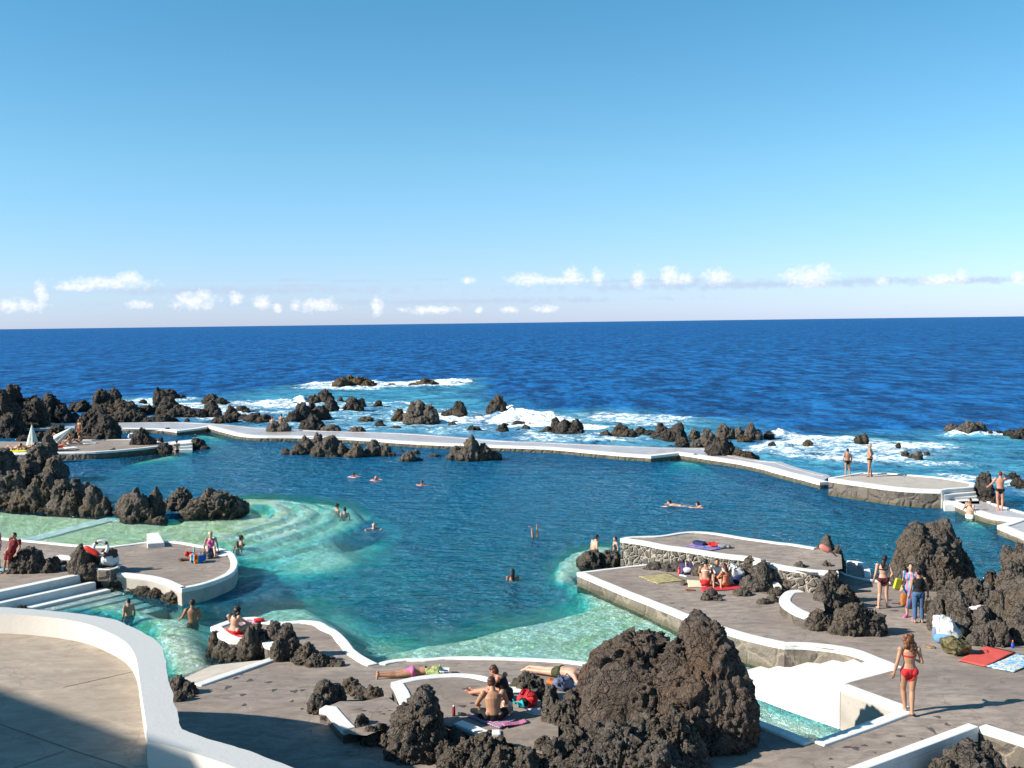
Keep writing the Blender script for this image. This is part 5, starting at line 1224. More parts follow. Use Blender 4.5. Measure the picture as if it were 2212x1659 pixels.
person('person in a black vest and rolled blue jeans seen from behind holding a tan bag', TK, (1302,985), zA, STAND, -3, 1.58, 'tan', ('short','dark'), [('vest', 'black', [('tor', .26, .97)]), ('jeans', 'jeans', [('tor', -.6, .30), ('th', 0, 1), ('ca', 0, .88)]), ('shoes', 'grey', [('fo', .1, 1)])], vox=.012, fat=1.08,
  joints=dict(elR=(.28,-.02,1.10), wrR=(.31,.06,.87)), look=(-.3,1,-.1))
person('woman in a patterned bikini crouching on the red towel with her back turned', TJ, (1415,700), zA, CROUCH, -14, 1.66, 'tan', ('short','dark'), [bottoms('red', .22), top('white')], vox=.014)
person('person in a white shirt half hidden behind the crouching woman', TJ, (1535,665), zA, SIT, 170, 1.68, 'tan', ('short','dark'), [('shirt', 'white', [('tor', .0, .97), ('ua', 0, .8)])], vox=.016, sex='m')
person('woman with light brown hair in an orange bikini sitting on the red towel', TJ, (1620,700), zA, SIT, 25, 1.62, 'red', ('long','brown'), [bottoms('orange', .25), top('orange')], vox=.014, joints=dict(hea=(0,.10,.73)))
person('pale bearded man standing in the shallow beside the rubble wall', TJ, (305,338), 0, STAND, -65, 1.78, 'fair', ('short','dark'), [trunks('navy')], 'm', sink=1.05, vox=.014, fat=1.1, group=GW, joints=dict(hea=(0,.10,1.54), nec=(0,.05,1.42)))
person('child in the water by the corner of the rubble wall facing the man', TJ, (512,318), 0, STAND, 110, 1.35, 'fair', ('short','dark'), [bottoms('red')], sink=.82, vox=.014, group=GW)
# front deck
person('man in black shorts sitting cross legged on a purple towel seen from behind', TG, (2045,1125), zBed, CROSS, 8, 1.80, 'tan', ('short','brown'), [('swim_trunks', 'black', [('tor', -.6, .24), ('th', 0, .55)])], 'm', vox=.010, look=(.5,1,-.5))
person('woman in a black swimsuit leaning toward the seated man', TH, (45,1075), zBed, SIT, 62, 1.68, 'red', ('bob','brown'), [('swimsuit', 'black', [('tor', -.6, .84), ('th', 0, .05)])], vox=.010,
  joints=dict(che=(0,.12,.38), nec=(0,.24,.52), hea=(0,.34,.62), shL=(-.17,.14,.50), shR=(.17,.14,.50), elL=(-.22,.30,.30), elR=(.22,.22,.28), wrL=(-.12,.46,.22), wrR=(.14,.42,.18), knL=(-.16,.46,.20), anL=(-.10,.86,.07), toL=(-.10,.98,.10), knR=(.1,.46,.14), anR=(.08,.86,.06), toR=(.08,.98,.1)))
person('woman in pink spotted bikini bottoms lying face down with her head under a towel', TG, (1130,618), lambda x,y: zB(x,y)+.0, PRONE, hd(TG, (760,640), (1500,590), .7), 1.66, 'tan', ('bob','grey'), [('swim_bottoms', simple('pink_spotted_cloth', (.55,.12,.30), .7, .6, 45), [('tor', -.6, .24), ('th', 0, .10)]), top('black')], vox=.010,
  joints=dict(anL=(-.12,-.86,.10), toL=(-.12,-.90,.0), anR=(.10,-.86,.12), toR=(.10,-.91,.0)))
person('pale man in olive trunks lying face down next to the huge boulder', TH, (505,872), lambda x,y: zB(x,y)+.02, PRONE, hd(TH, (270,800), (740,880), .7), 1.76, 'fair', ('short','brown'), [('swim_trunks', 'olive', [('tor', -.6, .24), ('th', 0, .35)])], 'm', vox=.010, fat=1.08)
person('woman in a red bikini bottom sitting with her bare back turned on the spit', TF, (672,512), .50, SIT, -22, 1.66, 'fair', ('curly','dark'), [bottoms('red', .22)], vox=.012, joints=dict(knL=(-.30,.30,.22), anL=(-.05,.45,.07), toL=(.08,.48,.05), knR=(.24,.42,.24), anR=(.10,.66,.07), wrR=(.20,.42,.26), elR=(.26,.18,.36), che=(.0,.0,.42), nec=(.02,.05,.60), hea=(.03,.10,.74)))
person('tanned man standing waist deep near the spit with one arm out', TF, (308,402), 0, STAND, 14, 1.76, 'brown', ('short','dark'), [trunks('olive')], 'm', sink=1.02, vox=.013, group=GW, joints=dict(elL=(-.30,-.02,1.16), wrL=(-.38,.14,1.06), wrR=(.14,.2,1.02), elR=(.24,.02,1.13)), look=(-.6,1,0))
person('boy standing waist deep at the end of the underwater steps', TL, (1108,348), 0, STAND, 50, 1.40, 'tan', ('short','dark'), [trunks('black')], 'm', sink=.82, vox=.013, group=GW, look=(-.4,1,0))
# left peninsula
person('blonde woman in a pink top and blue shorts sitting on the peninsula edge', TE, (1815,300), zP, SIT, 195, 1.64, 'fair', ('short','blond'), [('swim_top', 'pink', [('tor', .42, .86)]), ('shorts', 'blue', [('tor', -.6, .30), ('th', 0, .5)])], vox=.014, joints=dict(elL=(-.25,-.1,.32), elR=(.25,-.1,.32), wrL=(-.28,-.15,.06), wrR=(.28,-.18,.06), knL=(-.14,.42,.30), anL=(-.16,.80,.06), toL=(-.18,.92,.08), knR=(.12,.42,.34), anR=(.12,.72,.06), toR=(.12,.86,.06)))
person('adult with hair in a bun standing chest deep off the peninsula', TE, (2075,235), 0, STAND, -70, 1.66, 'tan', ('bun','dark'), [top('black')], sink=1.22, vox=.016, group=GW)
person('child close to the adult with the bun in the water', TE, (2042,268), 0, STAND, 20, 1.15, 'tan', ('long','brown'), [top('white')], sink=.82, vox=.016, group=GW)
person('person in a rust red dress leaning back against a dark rock', TE, (50,478), zP, STAND, 165, 1.62, 'tan', ('short','dark'), [('dress', 'darkred', [('tor', -.6, .97), ('th', 0, .85), ('ua', 0, .55)])], vox=.016, fat=1.2,
  joints=dict(pel=(-.22,-.06,.86), che=(-.36,-.08,1.14), nec=(-.42,-.06,1.32), hea=(-.44,-.0,1.46), shL=(-.60,-.08,1.24), shR=(-.24,-.06,1.30), elL=(-.66,-.02,1.0), elR=(-.2,-.04,1.05), wrL=(-.6,.1,.82), wrR=(-.12,.1,.86), hiL=(-.30,-.05,.83), hiR=(-.13,-.05,.83), knL=(-.15,.02,.46), knR=(-.02,.02,.46)))
person('person in a pink top partly cut off by the left edge of the picture', TE, (-22,440), zP, STAND, 150, 1.62, 'red', ('short','dark'), [('dress', 'pink', [('tor', -.6, .97), ('th', 0, .4), ('ua', 0, .5)])], vox=.02)
# swimmers
def sw(label, T, f, head, hair=('short','dark'), skin='tan', sex='m', **k): return person(label, T, f, 0, k.pop('pose', SWIM), head, 1.72, skin, hair, k.pop('wear', [top('black')] if sex == 'f' else []), sex, vox=k.pop('vox', .02), group=GW, **k)
sw('swimmer with pale arms furthest left of three in mid pool', TB, (872,1000), -80, skin='fair', joints=dict(wrR=(.30,.42,.05)))
sw('bald sunburnt swimmer, middle one of three in mid pool', TB, (1062,1028), -100, ('bald','dark'), 'red')
sw('swimmer moving away, right one of the three in mid pool', TB, (1466,1072), -20, ('short','brown'), 'red')
sw('bather with dark hair, left of the pair over the round shallow', TB, (742,1285), -60, pose=STAND, sink=1.36)
sw('bather with wet hair, right of the pair over the round shallow', TB, (806,1325), 30, skin='fair', pose=STAND, sink=1.33)
sw('grey blonde swimmer facing the camera below the round shallow', TB, (1060,1445), 180, ('short','blond'), 'fair', 'f')
sw('breaststroke swimmer with the whole pale body visible', TC, (1455,975), 75, skin='fair', joints=dict(pel=(0,-.45,-.04), che=(0,-.14,.0), hiL=(-.09,-.48,-.05), hiR=(.09,-.48,-.05), knL=(-.16,-.84,-.05), knR=(.16,-.84,-.05), anL=(-.14,-1.22,-.04), anR=(.14,-1.22,-.04)))
sw('swimmer with a dark top right of the breaststroke swimmer', TC, (1695,990), 40, ('bob','dark'), 'fair', 'f')
sw('long haired swimmer with back turned near the pale underwater shelf', TC, (92,1618), 0, ('long','dark'), 'brown', 'f', pose=STAND, sink=1.28, vox=.014)
sw('two bare feet and calves of a diver sticking up out of the water', TC, (285,1248), 10, skin='tan', pose=DIVE, vox=.014)
# sea wall people
person('boy in dark trunks standing on the pale platform looking out to sea', TD, (694,722), zp, STAND, 2, 1.52, 'tan', ('short','dark'), [('swim_trunks','black', [('tor', -.6, .27), ('th', 0, .12)])], 'm', vox=.018, joints=dict(anL=(-.13,-.03,.08), anR=(.16,-.05,.08), wrL=(-.2,.12,.98)))
person('stout man in black and white trunks with hands on hips on the pale platform', TD, (886,728), zp, STAND, 62, 1.82, 'tan', ('short','grey'), [('swim_trunks','black', [('tor', -.6, .20), ('th', 0, .10)]), ('waistband','white', [('tor', .20, .27)])], 'm', vox=.018, fat=1.12, joints=dict(elL=(-.34,-.10,1.14), wrL=(-.17,-.02,1.02), elR=(.34,-.10,1.14), wrR=(.17,-.02,1.02), anL=(-.06,.05,.08), anR=(.08,-.08,.08)), look=(.3,1,-.1))
person('tanned man with one hand raised to his head on the right walkway', TD, (2005,1015), zs, STAND, -12, 1.84, 'red', ('short','brown'), [('swim_trunks','black', [('tor', -.6, .25), ('th', 0, .14)])], 'm', vox=.016, joints=dict(elL=(-.33,.02,1.16), wrL=(-.42,.16,1.02), elR=(.36,.12,1.36), wrR=(.18,.14,1.55), anL=(-.06,0,.08), anR=(.08,-.05,.08)))
person('man wading thigh deep by the right sea wall with hands at his face', TD, (1745,1085), 0, STAND, 125, 1.76, 'fair', ('short','dark'), [('swim_trunks','white', [('tor', -.6, .25), ('th', 0, .3)])], 'm', sink=.80, vox=.018, group=GW, fat=1.1, joints=dict(elL=(-.24,.14,1.16), wrL=(-.08,.20,1.42), elR=(.24,.14,1.16), wrR=(.08,.20,1.42)))
sw('dark haired bather crouched low in the water by the right sea wall', TD, (1872,1075), 90, skin='red')
GP = 'two people sitting on the slab rock'
person('left of the two bare backed people sitting on the slab rock', TB, (185,560), .75, SIT, 5, 1.6, 'fair', ('short','brown'), [], 'm', vox=.022, group=GP)
person('right and taller of the two bare backed people sitting on the slab rock', TB, (262,545), .85, SIT, -5, 1.8, 'tan', ('short','brown'), [], 'm', vox=.022, group=GP)
person('slim bather wading beside the island steps', TA, (1522,802), 0, STAND, 40, 1.68, 'tan', ('short','dark'), [bottoms('black')], sink=.62, vox=.022, group=GW, joints=dict(elL=(-.24,.12,1.15), wrL=(-.1,.26,1.1), elR=(.24,.12,1.15), wrR=(.1,.26,1.1)))
GI = 'sunbathers on the island deck'
person('brown skinned person standing in front of the knobbly rock', TA, (688,690), zI, STAND, 150, 1.75, 'brown', ('short','dark'), [trunks('darkred')], 'm', vox=.024, group=GI)
person('woman sitting on a towel in front of the standing brown skinned person', TA, (684,712), zI, SIT, 110, 1.7, 'tan', ('long','brown'), [bottoms('white')], vox=.022, group=GI)
person('sunbather sitting upright with a bare back left of the seated woman', TA, (600,726), zI, SIT, 80, 1.75, 'tan', ('short','dark'), [trunks('white')], 'm', vox=.022, group=GI)
person('sunbather reclining near the leaning parasol', TA, (510,745), zI, RECL, -75, 1.7, 'red', ('short','dark'), [bottoms('red')], vox=.024, group=GI)
person('sunburnt person propped up behind the leaning parasol', TA, (505,660), zI, RECL, 70, 1.7, 'red', ('short','brown'), [bottoms('red')], vox=.024, group=GI)
person('sunbather lying with raised knees beside the upright white parasol', TA, (235,762), zI, RECL, 95, 1.7, 'tan', ('short','dark'), [bottoms('black')], vox=.024, group=GI)
person('sunbather with bent knees furthest left on a yellow towel', TA, (120,768), zI, RECL, 80, 1.7, 'fair', ('short','dark'), [bottoms('black')], vox=.024, group=GI)
# ================================================================== THINGS LYING ABOUT
def pmat(name, stops, scale=3, rot=.3, dist=1.0, kind='wave'):
    m, t = newmat(name); p = pos(t)
    if kind == 'wave': f = t.nd('ShaderNodeTexWave', {'Vector': t.mapp(p, rot=(0,0,rot)), 'Scale': scale, 'Distortion': dist, 'Detail': 2}).outputs['Fac']
    else: f = t.noise(p, scale, 3, .6, dist)
    c = t.ramp(f, stops); finish(t, t.nd('ShaderNodeBsdfPrincipled', {'Base Color': c, 'Roughness': .85, 'Specular IOR Level': .2}).outputs[0]); return m
def towel(label, T, pts, z, mat, cat='towel', name='towel', lift=.012, wr=.018, nrm=14, seed=1, group=None):
    P = px(T, pts, z); V = []; n = nrm
    for j in range(n+1):
        for i in range(n+1):
            s, t_ = i/n, j/n; q = P[0].lerp(P[1], s).lerp(P[3].lerp(P[2], s), t_)
            V.append([q.x, q.y, q.z+lift])
    V = np.array(V); V[:,2] += wr*(.5+fbm(np.stack([V[:,0]*4, V[:,1]*4, V[:,2]*0], 1), 3, seed)); e = fbm(V*3, 2, seed+3)*.04
    V[:,0] += e; V[:,1] += e
    Fc = quads(n+1, n+1); org = V.mean(0)
    o = mesh_np(name, V-org, Fc, mat); o.location = org; m_ = o.modifiers.new('t', 'SOLIDIFY'); m_.thickness = .01; m_.offset = 1
    return tag(o, label, cat, group)
def lump(label, T, f, z, size, mat, cat='bag', name='bag', n=5, seed=1, strap=None, parts=()):
    p = at(*T(*f), z); rr = random.Random(seed); mb = MB(); w, d, h = size
    mb.ell((0, 0, h*.42), (w*.5, d*.5, h*.5), None, 40, 24, .62)
    P = np.array([v[:] for v in mb.v]); q_ = P/w
    P += np.stack([fbm(q_*2.6+i*5, 2, seed+i) for i in range(3)], 1)*np.array([.22*w, .22*w, .20*h]) + np.stack([1-np.abs(fbm(q_*6+i*5, 3, seed+9+i))*3 for i in range(3)], 1)*np.array([.03*w, .03*w, .05*h])
    P[:,2] = np.maximum(P[:,2]*(1-.15*q_[:,0]*2), 0)
    o = mesh_np(name, P, mb.f, mat); o.location = p; o.rotation_euler = (0, 0, rr.uniform(-1, 1)); tag(o, label, cat)
    if strap:
        for sg in (-1, 1):
            st = MB(); st.tube([(sg*w*.2, -d*.25, h*.5), (sg*w*.22, -d*.4, h*.95), (sg*w*.2, 0, h*1.15), (sg*w*.2, d*.25, h*.8)], [.012]*4, n=6); st.build('strap', strap, o)
    for (pn, c, r_, pm) in parts:
        q = MB(); q.ell(c, r_, None, 16, 10, .8); q.build(pn, pm, o)
    return o
towel('square orange red towel spread flat at the right on the deck', TI, [(1640,745),(1880,795),(2140,668),(1900,618)], zA, simple('towel_red', (.52,.075,.06), .9, .12, 20), seed=2)
towel('blue towel with yellow and white figures cut by the right edge', TI, [(1885,792),(2120,842),(2420,725),(2160,688)], zA, pmat('towel_blue_pattern', [(.3,(.03,.12,.45)),(.45,(.10,.35,.65)),(.55,(.65,.65,.62)),(.62,(.55,.45,.05)),(.7,(.03,.12,.5))], 7, kind='n', dist=1.5), seed=3)
towel('red towel under the crouching and seated women', TJ, [(1360,712),(1390,752),(1800,722),(1740,672)], zA, simple('towel_crimson', (.45,.03,.045), .9), seed=4)
towel('cream mat beside the crouching woman', TJ, [(1238,632),(1246,704),(1450,700),(1400,640)], zA, simple('mat_cream', (.60,.52,.36), .9), 'mat', 'mat', seed=5, wr=.008)
towel('black and cream striped beach mat drying on the deck', TJ, [(750,598),(925,672),(1215,640),(1040,566)], zA, pmat('striped_mat', [(.2,(.02,.02,.015)),(.4,(.08,.06,.02)),(.55,(.60,.55,.36)),(.8,(.55,.45,.20))], 2.3, 1.25, .8), 'mat', 'mat', seed=6)
towel('blue and red towel on the far platform', TJ, [(1215,292),(1480,336),(1620,312),(1330,252)], z4, pmat('towel_blue_red', [(.3,(.05,.08,.35)),(.5,(.12,.15,.45)),(.62,(.5,.2,.05)),(.8,(.05,.05,.2))], 3, kind='n'), seed=7)
towel('crumpled bright red cloth on the far towel', TJ, [(1420,275),(1480,300),(1570,290),(1500,262)], z4+.02, simple('cloth_bright_red', (.5,.02,.02), .9), 'cloth', 'cloth', wr=.08, seed=8)
lump('small heap of dark clothes on the blue and red towel', TJ, (1360,272), z4+.02, (.5,.3,.14), CL['navy'], 'clothes', 'clothes', seed=3)
lump('grey and white clothes on the right corner of the far towel', TJ, (1600,300), z4+.02, (.45,.3,.14), CL['grey'], 'clothes', 'clothes', seed=4)
towel('red towel with white loops under the woman on the spit', TF, [(570,462),(655,568),(752,560),(742,500)], .50, pmat('towel_red_white', [(.35,(.5,.03,.03)),(.58,(.5,.04,.04)),(.64,(.6,.55,.52))], 6, kind='n', dist=1), seed=9)
towel('magenta and white towel behind the column rock', TF, [(740,405),(760,440),(880,425),(845,385)], .50, pmat('towel_magenta', [(.35,(.25,.03,.12)),(.5,(.6,.5,.5)),(.6,(.4,.03,.2))], 7, kind='n'), seed=10)
lump('red fins lying beside the magenta towel', TF, (880,405), .52, (.34,.2,.12), CL['red'], 'fins', 'fins', seed=5)
towel('pink and purple fringed towel under the cross legged man', TG, [(1730,1075),(2120,1225),(2300,1120),(1960,1030)], zBed, pmat('towel_purple', [(.3,(.12,.04,.25)),(.5,(.42,.14,.30)),(.65,(.45,.20,.30)),(.8,(.5,.4,.3))], 5, 1.0, 2), seed=11)
towel('rolled end of a pink towel on the raised bed', TH, [(0,1300),(10,1325),(225,1275),(190,1250)], zBed, pmat('towel_roll', [(.3,(.30,.06,.20)),(.5,(.5,.2,.15)),(.7,(.45,.2,.3))], 8), seed=12, wr=.05)
towel('red and yellow towel under the man in olive trunks', TH, [(315,838),(660,935),(735,900),(560,820)], lambda x,y: zB(x,y)+.0, pmat('towel_red_yellow', [(.3,(.5,.05,.03)),(.75,(.48,.06,.04)),(.85,(.5,.3,.05))], 2), seed=13)
towel('small white towel by the navy bag', TH, [(600,940),(600,1010),(690,1010),(690,950)], zB, CL['white'], seed=14)
o = towel('floral towel laid over the head and back of the prone woman', TG, [(1265,560),(1275,620),(1420,615),(1440,520)], lambda x,y: zB(x,y)+.22, pmat('towel_floral', [(.35,(.55,.50,.30)),(.5,(.10,.25,.06)),(.58,(.6,.5,.15)),(.68,(.45,.08,.04))], 9, kind='n'), seed=15, wr=.10)
towel('wrinkled grey white towel beyond the head of the prone woman', TG, [(1430,545),(1440,600),(1560,590),(1540,550)], lambda x,y: zB(x,y)+.05, CL['white'], seed=16, wr=.12)
lump('dark blue bag beside the man in olive trunks', TH, (530,985), zB, (.50,.34,.32), simple('bag_blue_grey', (.10,.12,.20), .6), strap=CL['black'], seed=6)
lump('brown sandal and cloth heap left of the dark blue bag', TH, (440,955), zB, (.3,.22,.16), CL['orange'], 'clothes', 'clothes', seed=7)
lump('red and black backpack next to the seated couple', TH, (215,1125), zBed, (.40,.30,.32), CL['red'], 'backpack', 'backpack', strap=CL['black'], seed=8, parts=[('pocket', (0,-.14,.12), (.11,.06,.10), CL['black'])])
towel('teal towel bundle behind the white plastic bag', TH, [(80,1090),(140,1190),(215,1190),(150,1100)], lambda x,y: zBed(x,y)+.05, CL['teal'], seed=17, wr=.16)
lump('white plastic bag beside the woman in the black swimsuit', TH, (50,1195), zBed, (.20,.16,.30), CL['white'], seed=9)
for k_, (cx, cy, lb) in enumerate(((260,1190,'left grey sneaker of the pair by the red backpack'),(315,1200,'right grey sneaker of the pair by the red backpack'))):
    p = at(*TH(cx, cy), zBed); mb = MB(); mb.ell((0,.0,.05), (.05,.14,.05), None, 14, 8, .8); mb.ell((0,-.07,.08), (.045,.06,.05), None, 12, 8)
    o = mb.build('sneaker', simple('sneaker_grey_%d' % k_, (.35,.37,.40), .6)); o.location = p; o.rotation_euler = (0,0,1.1+k_*.3); tag(o, lb, 'shoe', 'grey sneakers')
    q = MB(); q.ell((0,0,.015), (.052,.145,.02), None, 14, 6, .7); q.build('sole', CL['white'], o)
p = at(*TG(1593,1065), zBed); mb = MB(); mb.tube([(0,0,0),(0,0,.02),(0,0,.19)], [.032,.034,.034]); o = mb.build('bottle', CL['darkred']); o.location = p; tag(o, 'slim dark red bottle standing in the rock shadow', 'bottle')
q = MB(); q.tube([(0,0,.19),(0,0,.225)], [.02,.018]); q.build('cap', CL['white'], o)
lump('two small white cups lying near the slim bottle', TG, (1660,1055), zBed, (.10,.08,.06), CL['white'], 'cups', 'cups', seed=10)
lump('striped sunglasses case and wallet near the purple towel', TG, (1700,1058), zBed, (.14,.08,.05), CL['black'], 'case', 'case', seed=11)
# items on the right deck
lump('purple and white rucksack against the rubble wall', TJ, (1255,562), zA, (.62,.40,.36), simple('bag_purple', (.05,.03,.09), .7, .3), 'backpack', 'backpack', strap=CL['white'], seed=12, parts=[('pocket', (-.08,-.19,.16), (.16,.07,.10), CL['white'])])
lump('yellow green snorkel fins flat on the deck by the rucksack', TJ, (1300,575), zA, (.50,.2,.06), CL['yellow'], 'fins', 'fins', seed=13)
p = at(*TJ(1152,578), zA); mb = MB(); mb.tube([(0,0,0),(0,0,.01),(0,0,.22)], [.045,.047,.045]); o = mb.build('bottle', simple('bottle_red', (.5,.06,.06), .35)); o.location = p; tag(o, 'pinkish red flask standing on the wet deck', 'bottle')
q = MB(); q.tube([(0,0,.22),(0,0,.27)], [.04,.036]); q.build('cap', CL['red'], o)
lump('small white sunscreen tubes lying by the red flask', TJ, (1190,592), zA, (.30,.08,.05), CL['white'], 'tubes', 'tubes', seed=14)
lump('dark sandals near the corner of the striped mat', TJ, (1195,672), zA, (.34,.2,.07), simple('sandal_brown', (.12,.07,.05), .7), 'sandals', 'sandals', seed=15)
lump('reddish sandals lying between the mat and the spiny rock', TJ, (1262,735), zA, (.32,.14,.05), simple('sandal_red', (.22,.07,.04), .7), 'sandals', 'sandals', seed=16)
lump('white and navy rucksack leaning on the big dark boulder', TJ, (1735,655), zA, (.50,.40,.66), CL['white'], 'backpack', 'backpack', strap=CL['navy'], seed=17, parts=[('pocket', (.02,-.18,.15), (.20,.09,.16), CL['navy'])])
lump('tall pale rucksack draped with blue cloth by the lava heap', TI, (1540,575), zA, (.62,.46,.66), CL['white'], 'backpack', 'backpack', strap=CL['grey'], seed=18, parts=[('pocket', (.0,-.22,.14), (.26,.12,.13), simple('cloth_sky', (.10,.24,.5), .8)), ('cloth', (-.24,-.05,.22), (.10,.14,.2), simple('cloth_slate', (.14,.18,.25), .8))])
lump('crumpled camouflage rucksack lying in front of the pale one', TI, (1640,680), zA, (.62,.50,.42), pmat('camouflage', [(.40,(.03,.03,.015)),(.48,(.10,.09,.04)),(.58,(.17,.14,.07)),(.66,(.04,.05,.02))], 6, kind='n'), 'backpack', 'backpack', strap=CL['olive'], seed=19)
lump('round brown pouch between the two rucksacks', TI, (1525,592), zA, (.26,.24,.18), CL['olive'], 'bag', 'bag', seed=20)
p = at(*TI(1660,560), zA); mb = MB(); mb.ell((0,0,.0), (.21,.21,.015), None, 24, 6); o = mb.build('hat', simple('straw', (.32,.22,.10), .8, .25, 60)); o.location = p+Vector((0,0,.24)); o.rotation_euler = (1.15,.15,.3); tag(o, 'round straw hat propped against the lava heap', 'hat')
q = MB(); q.ell((0,0,.05), (.10,.11,.085), None, 18, 10); q.build('crown', simple('straw2', (.42,.30,.14), .8, .25, 60), o)
lump('strap and brown sandals in front of the pale rucksack', TI, (1408,628), zA, (.28,.14,.06), simple('sandal_tan', (.22,.14,.07), .7), 'sandals', 'sandals', seed=21)
p = at(*TI(2115,628), zA); mb = MB(); mb.tube([(0,0,0),(0,0,.01),(0,0,.15)], [(.04,.025),(.042,.026),(.038,.022)]); o = mb.build('bottle', simple('bottle_blue', (.02,.06,.35), .4)); o.location = p; tag(o, 'small blue lotion bottle with orange cap beyond the red towel', 'bottle')
q = MB(); q.tube([(0,0,.15),(0,0,.21)], [.02,.018]); q.build('cap', CL['orange'], o)
p = at(*TI(1830,285), lambda x,y: 1.55); mb = MB(); mb.ell((0,0,0), (.30,.16,.05), None, 18, 8); P = np.array([v[:] for v in mb.v]); P += np.stack([fbm(P*7+i*5, 3, 5+i) for i in range(3)], 1)*.10
o = mesh_np('cloth', P, mb.f, simple('cloth_pale_pink', (.6,.42,.45), .8, .3, 20)); o.location = p; tag(o, 'pink and white garment spread on top of the lava heap', 'cloth')
# bags carried by people
p = at(*TK(1392,948), zA); mb = MB(); mb.box((0,0,.22), (.14,.06,.19), None, .8); o = mb.build('bag', simple('bag_tan', (.50,.30,.14), .7), None, False, .02); o.location = p + Vector((0,0,.12)); tag(o, 'tan shopping bag hanging from the hand of the person in jeans', 'bag')
q = MB(); q.tube([(-.07,0,.40),(-.03,0,.54),(.03,0,.54),(.07,0,.40)], [.01]*4, n=6); q.build('handle', CL['orange'], o)
p = at(*TK(1205,935), zA); mb = MB(); mb.box((0,0,.2), (.11,.05,.16), None, .85); o = mb.build('bag', simple('bag_yellow', (.42,.42,.02), .6), None, False, .02); o.location = p + Vector((-.33,-.02,.80)); o.rotation_euler = (0,.25,.2); tag(o, 'bright yellow bag on the arm of the person in the striped towel', 'bag')
q = MB(); q.tube([(-.08,0,.38),(0,0,.58),(.08,0,.38)], [.012]*3, n=6); q.build('handle', CL['black'], o)
p = at(*TK(1235,940), zA); mb = MB(); mb.tube([(.0,0,0),(.02,0,.4),(.0,0,.95)], [(.10,.05),(.12,.06),(.10,.05)]); o = mb.build('beach_mat', M['striped']); o.location = p + Vector((-.16,-.30,.35)); o.rotation_euler = (.05,.12,0); tag(o, 'rolled blue and green air mat held by the person in the striped towel', 'mat')
p = at(*TK(1225,940), zA); mb = MB(); mb.ell((0,0,0), (.10,.08,.19), None, 18, 12, .6); o = mb.build('bag', simple('bag_orange_black', (.35,.12,.03), .7, .6, 12)); o.location = p + Vector((-.22,-.16,.58)); tag(o, 'orange and black beach bag hanging below the yellow bag', 'bag')
# rescue gear
def lifebuoy(label, T, f, z, tilt, rz):
    p = at(*T(*f), z); V = []; Fc = []; n, k = 40, 12; mi = []
    for i in range(n):
        a = 2*math.pi*i/n
        for j in range(k):
            b = 2*math.pi*j/k; r = .24+.06*math.cos(b); V.append((r*math.cos(a), r*math.sin(a), .055*math.sin(b)))
    Fc = [(i*k+j, ((i+1) % n)*k+j, ((i+1) % n)*k+(j+1) % k, i*k+(j+1) % k) for i in range(n) for j in range(k)]
    o = mesh_np('lifebuoy', V, Fc, simple('buoy_white', (.62,.62,.60), .4)); o.location = p + Vector((0,0,.30)); o.rotation_euler = (tilt, 0, rz); tag(o, label, 'lifebuoy')
    for q_ in range(4):
        a0 = q_*math.pi/2+.5; V2 = []
        for i in range(5):
            a = a0+.08*i
            for j in range(k):
                b = 2*math.pi*j/k; r = .24+.064*math.cos(b); V2.append((r*math.cos(a), r*math.sin(a), .059*math.sin(b)))
        mesh_np('band', V2, [(i*k+j, (i+1)*k+j, (i+1)*k+(j+1) % k, i*k+(j+1) % k) for i in range(4) for j in range(k)], CL['darkred'], o)
    return o
p_ = lambda x, y: zP+.62
lifebuoy('white lifebuoy with dark bands hanging by the red rescue float', TE, (868,330), p_, R(78), R(10))
lifebuoy('white lifebuoy leaning on the rock of the sunbathing island', TA, (1132,684), zI, R(80), R(-5))
def rescue(label, T, a, b, z0, z1, mat, nm):
    P = at(*T(*a), z0); Q = at(*T(*b), z1); Q = Q if True else Q
    # keep both ends at the same distance so the float lies across the rock face
    d = ray(*T(*b)); Q = Vector((d.x/d.y*P.y, P.y-.05, HC + d.z/d.y*P.y))
    ax = (Q-P); L = ax.length; ax.normalize(); mb = MB(); sd = norm(ax.cross(Vector((0,1,0)))); fw = ax.cross(sd)
    mb.tube([P, P+ax*L*.06, P+ax*L*.25, P+ax*L*.75, P+ax*L*.94, Q], [(.03,.03),(.07,.06),(.10,.075),(.10,.075),(.07,.06),(.03,.03)], sd)
    o = mesh_np('rescue_float', np.array([v[:] for v in mb.v])-np.array(P), mb.f, mat); o.location = P; tag(o, label, 'rescue float')
    h = MB(); h.tube([P+ax*L*.3-fw*.07-P, P+ax*L*.4-fw*.13-P, P+ax*L*.6-fw*.13-P, P+ax*L*.7-fw*.07-P], [.014]*4, n=8); h.build('handle', mat, o)
    return o
RF = simple('rescue_red', (.55,.03,.02), .4); RP = simple('rescue_pink', (.62,.20,.16), .5)
rescue('red rescue float lying across the rock beside the lifebuoy', TE, (725,250), (862,322), lambda x,y: zP+1.02, 0, RF, 0)
rescue('faded pink rescue float resting on the pointed rock', TK, (455,322), (545,368), lambda x,y: 1.95, 0, RP, 0)
P = at(*TK(540,365), 1.75); d = ray(*TK(602,415)); Q = Vector((d.x/d.y*P.y, P.y-.02, HC + d.z/d.y*P.y))
mb = MB(); mb.tube([Vector((0,0,0)), (Q-P)*.5+Vector((0,-.03,.02)), Q-P], [.03,.035,.02], n=8); o = mb.build('rescue_strap', RP); o.location = P; tag(o, 'pink strap trailing from the faded rescue float', 'strap')
lump('white bundle of towels beside the lifebuoy on the peninsula', TE, (950,412), zP+.2, (.62,.46,.42), CL['white'], 'bag', 'bag', seed=22, parts=[('strap', (.0,-.02,.42), (.22,.05,.05), CL['grey'])])
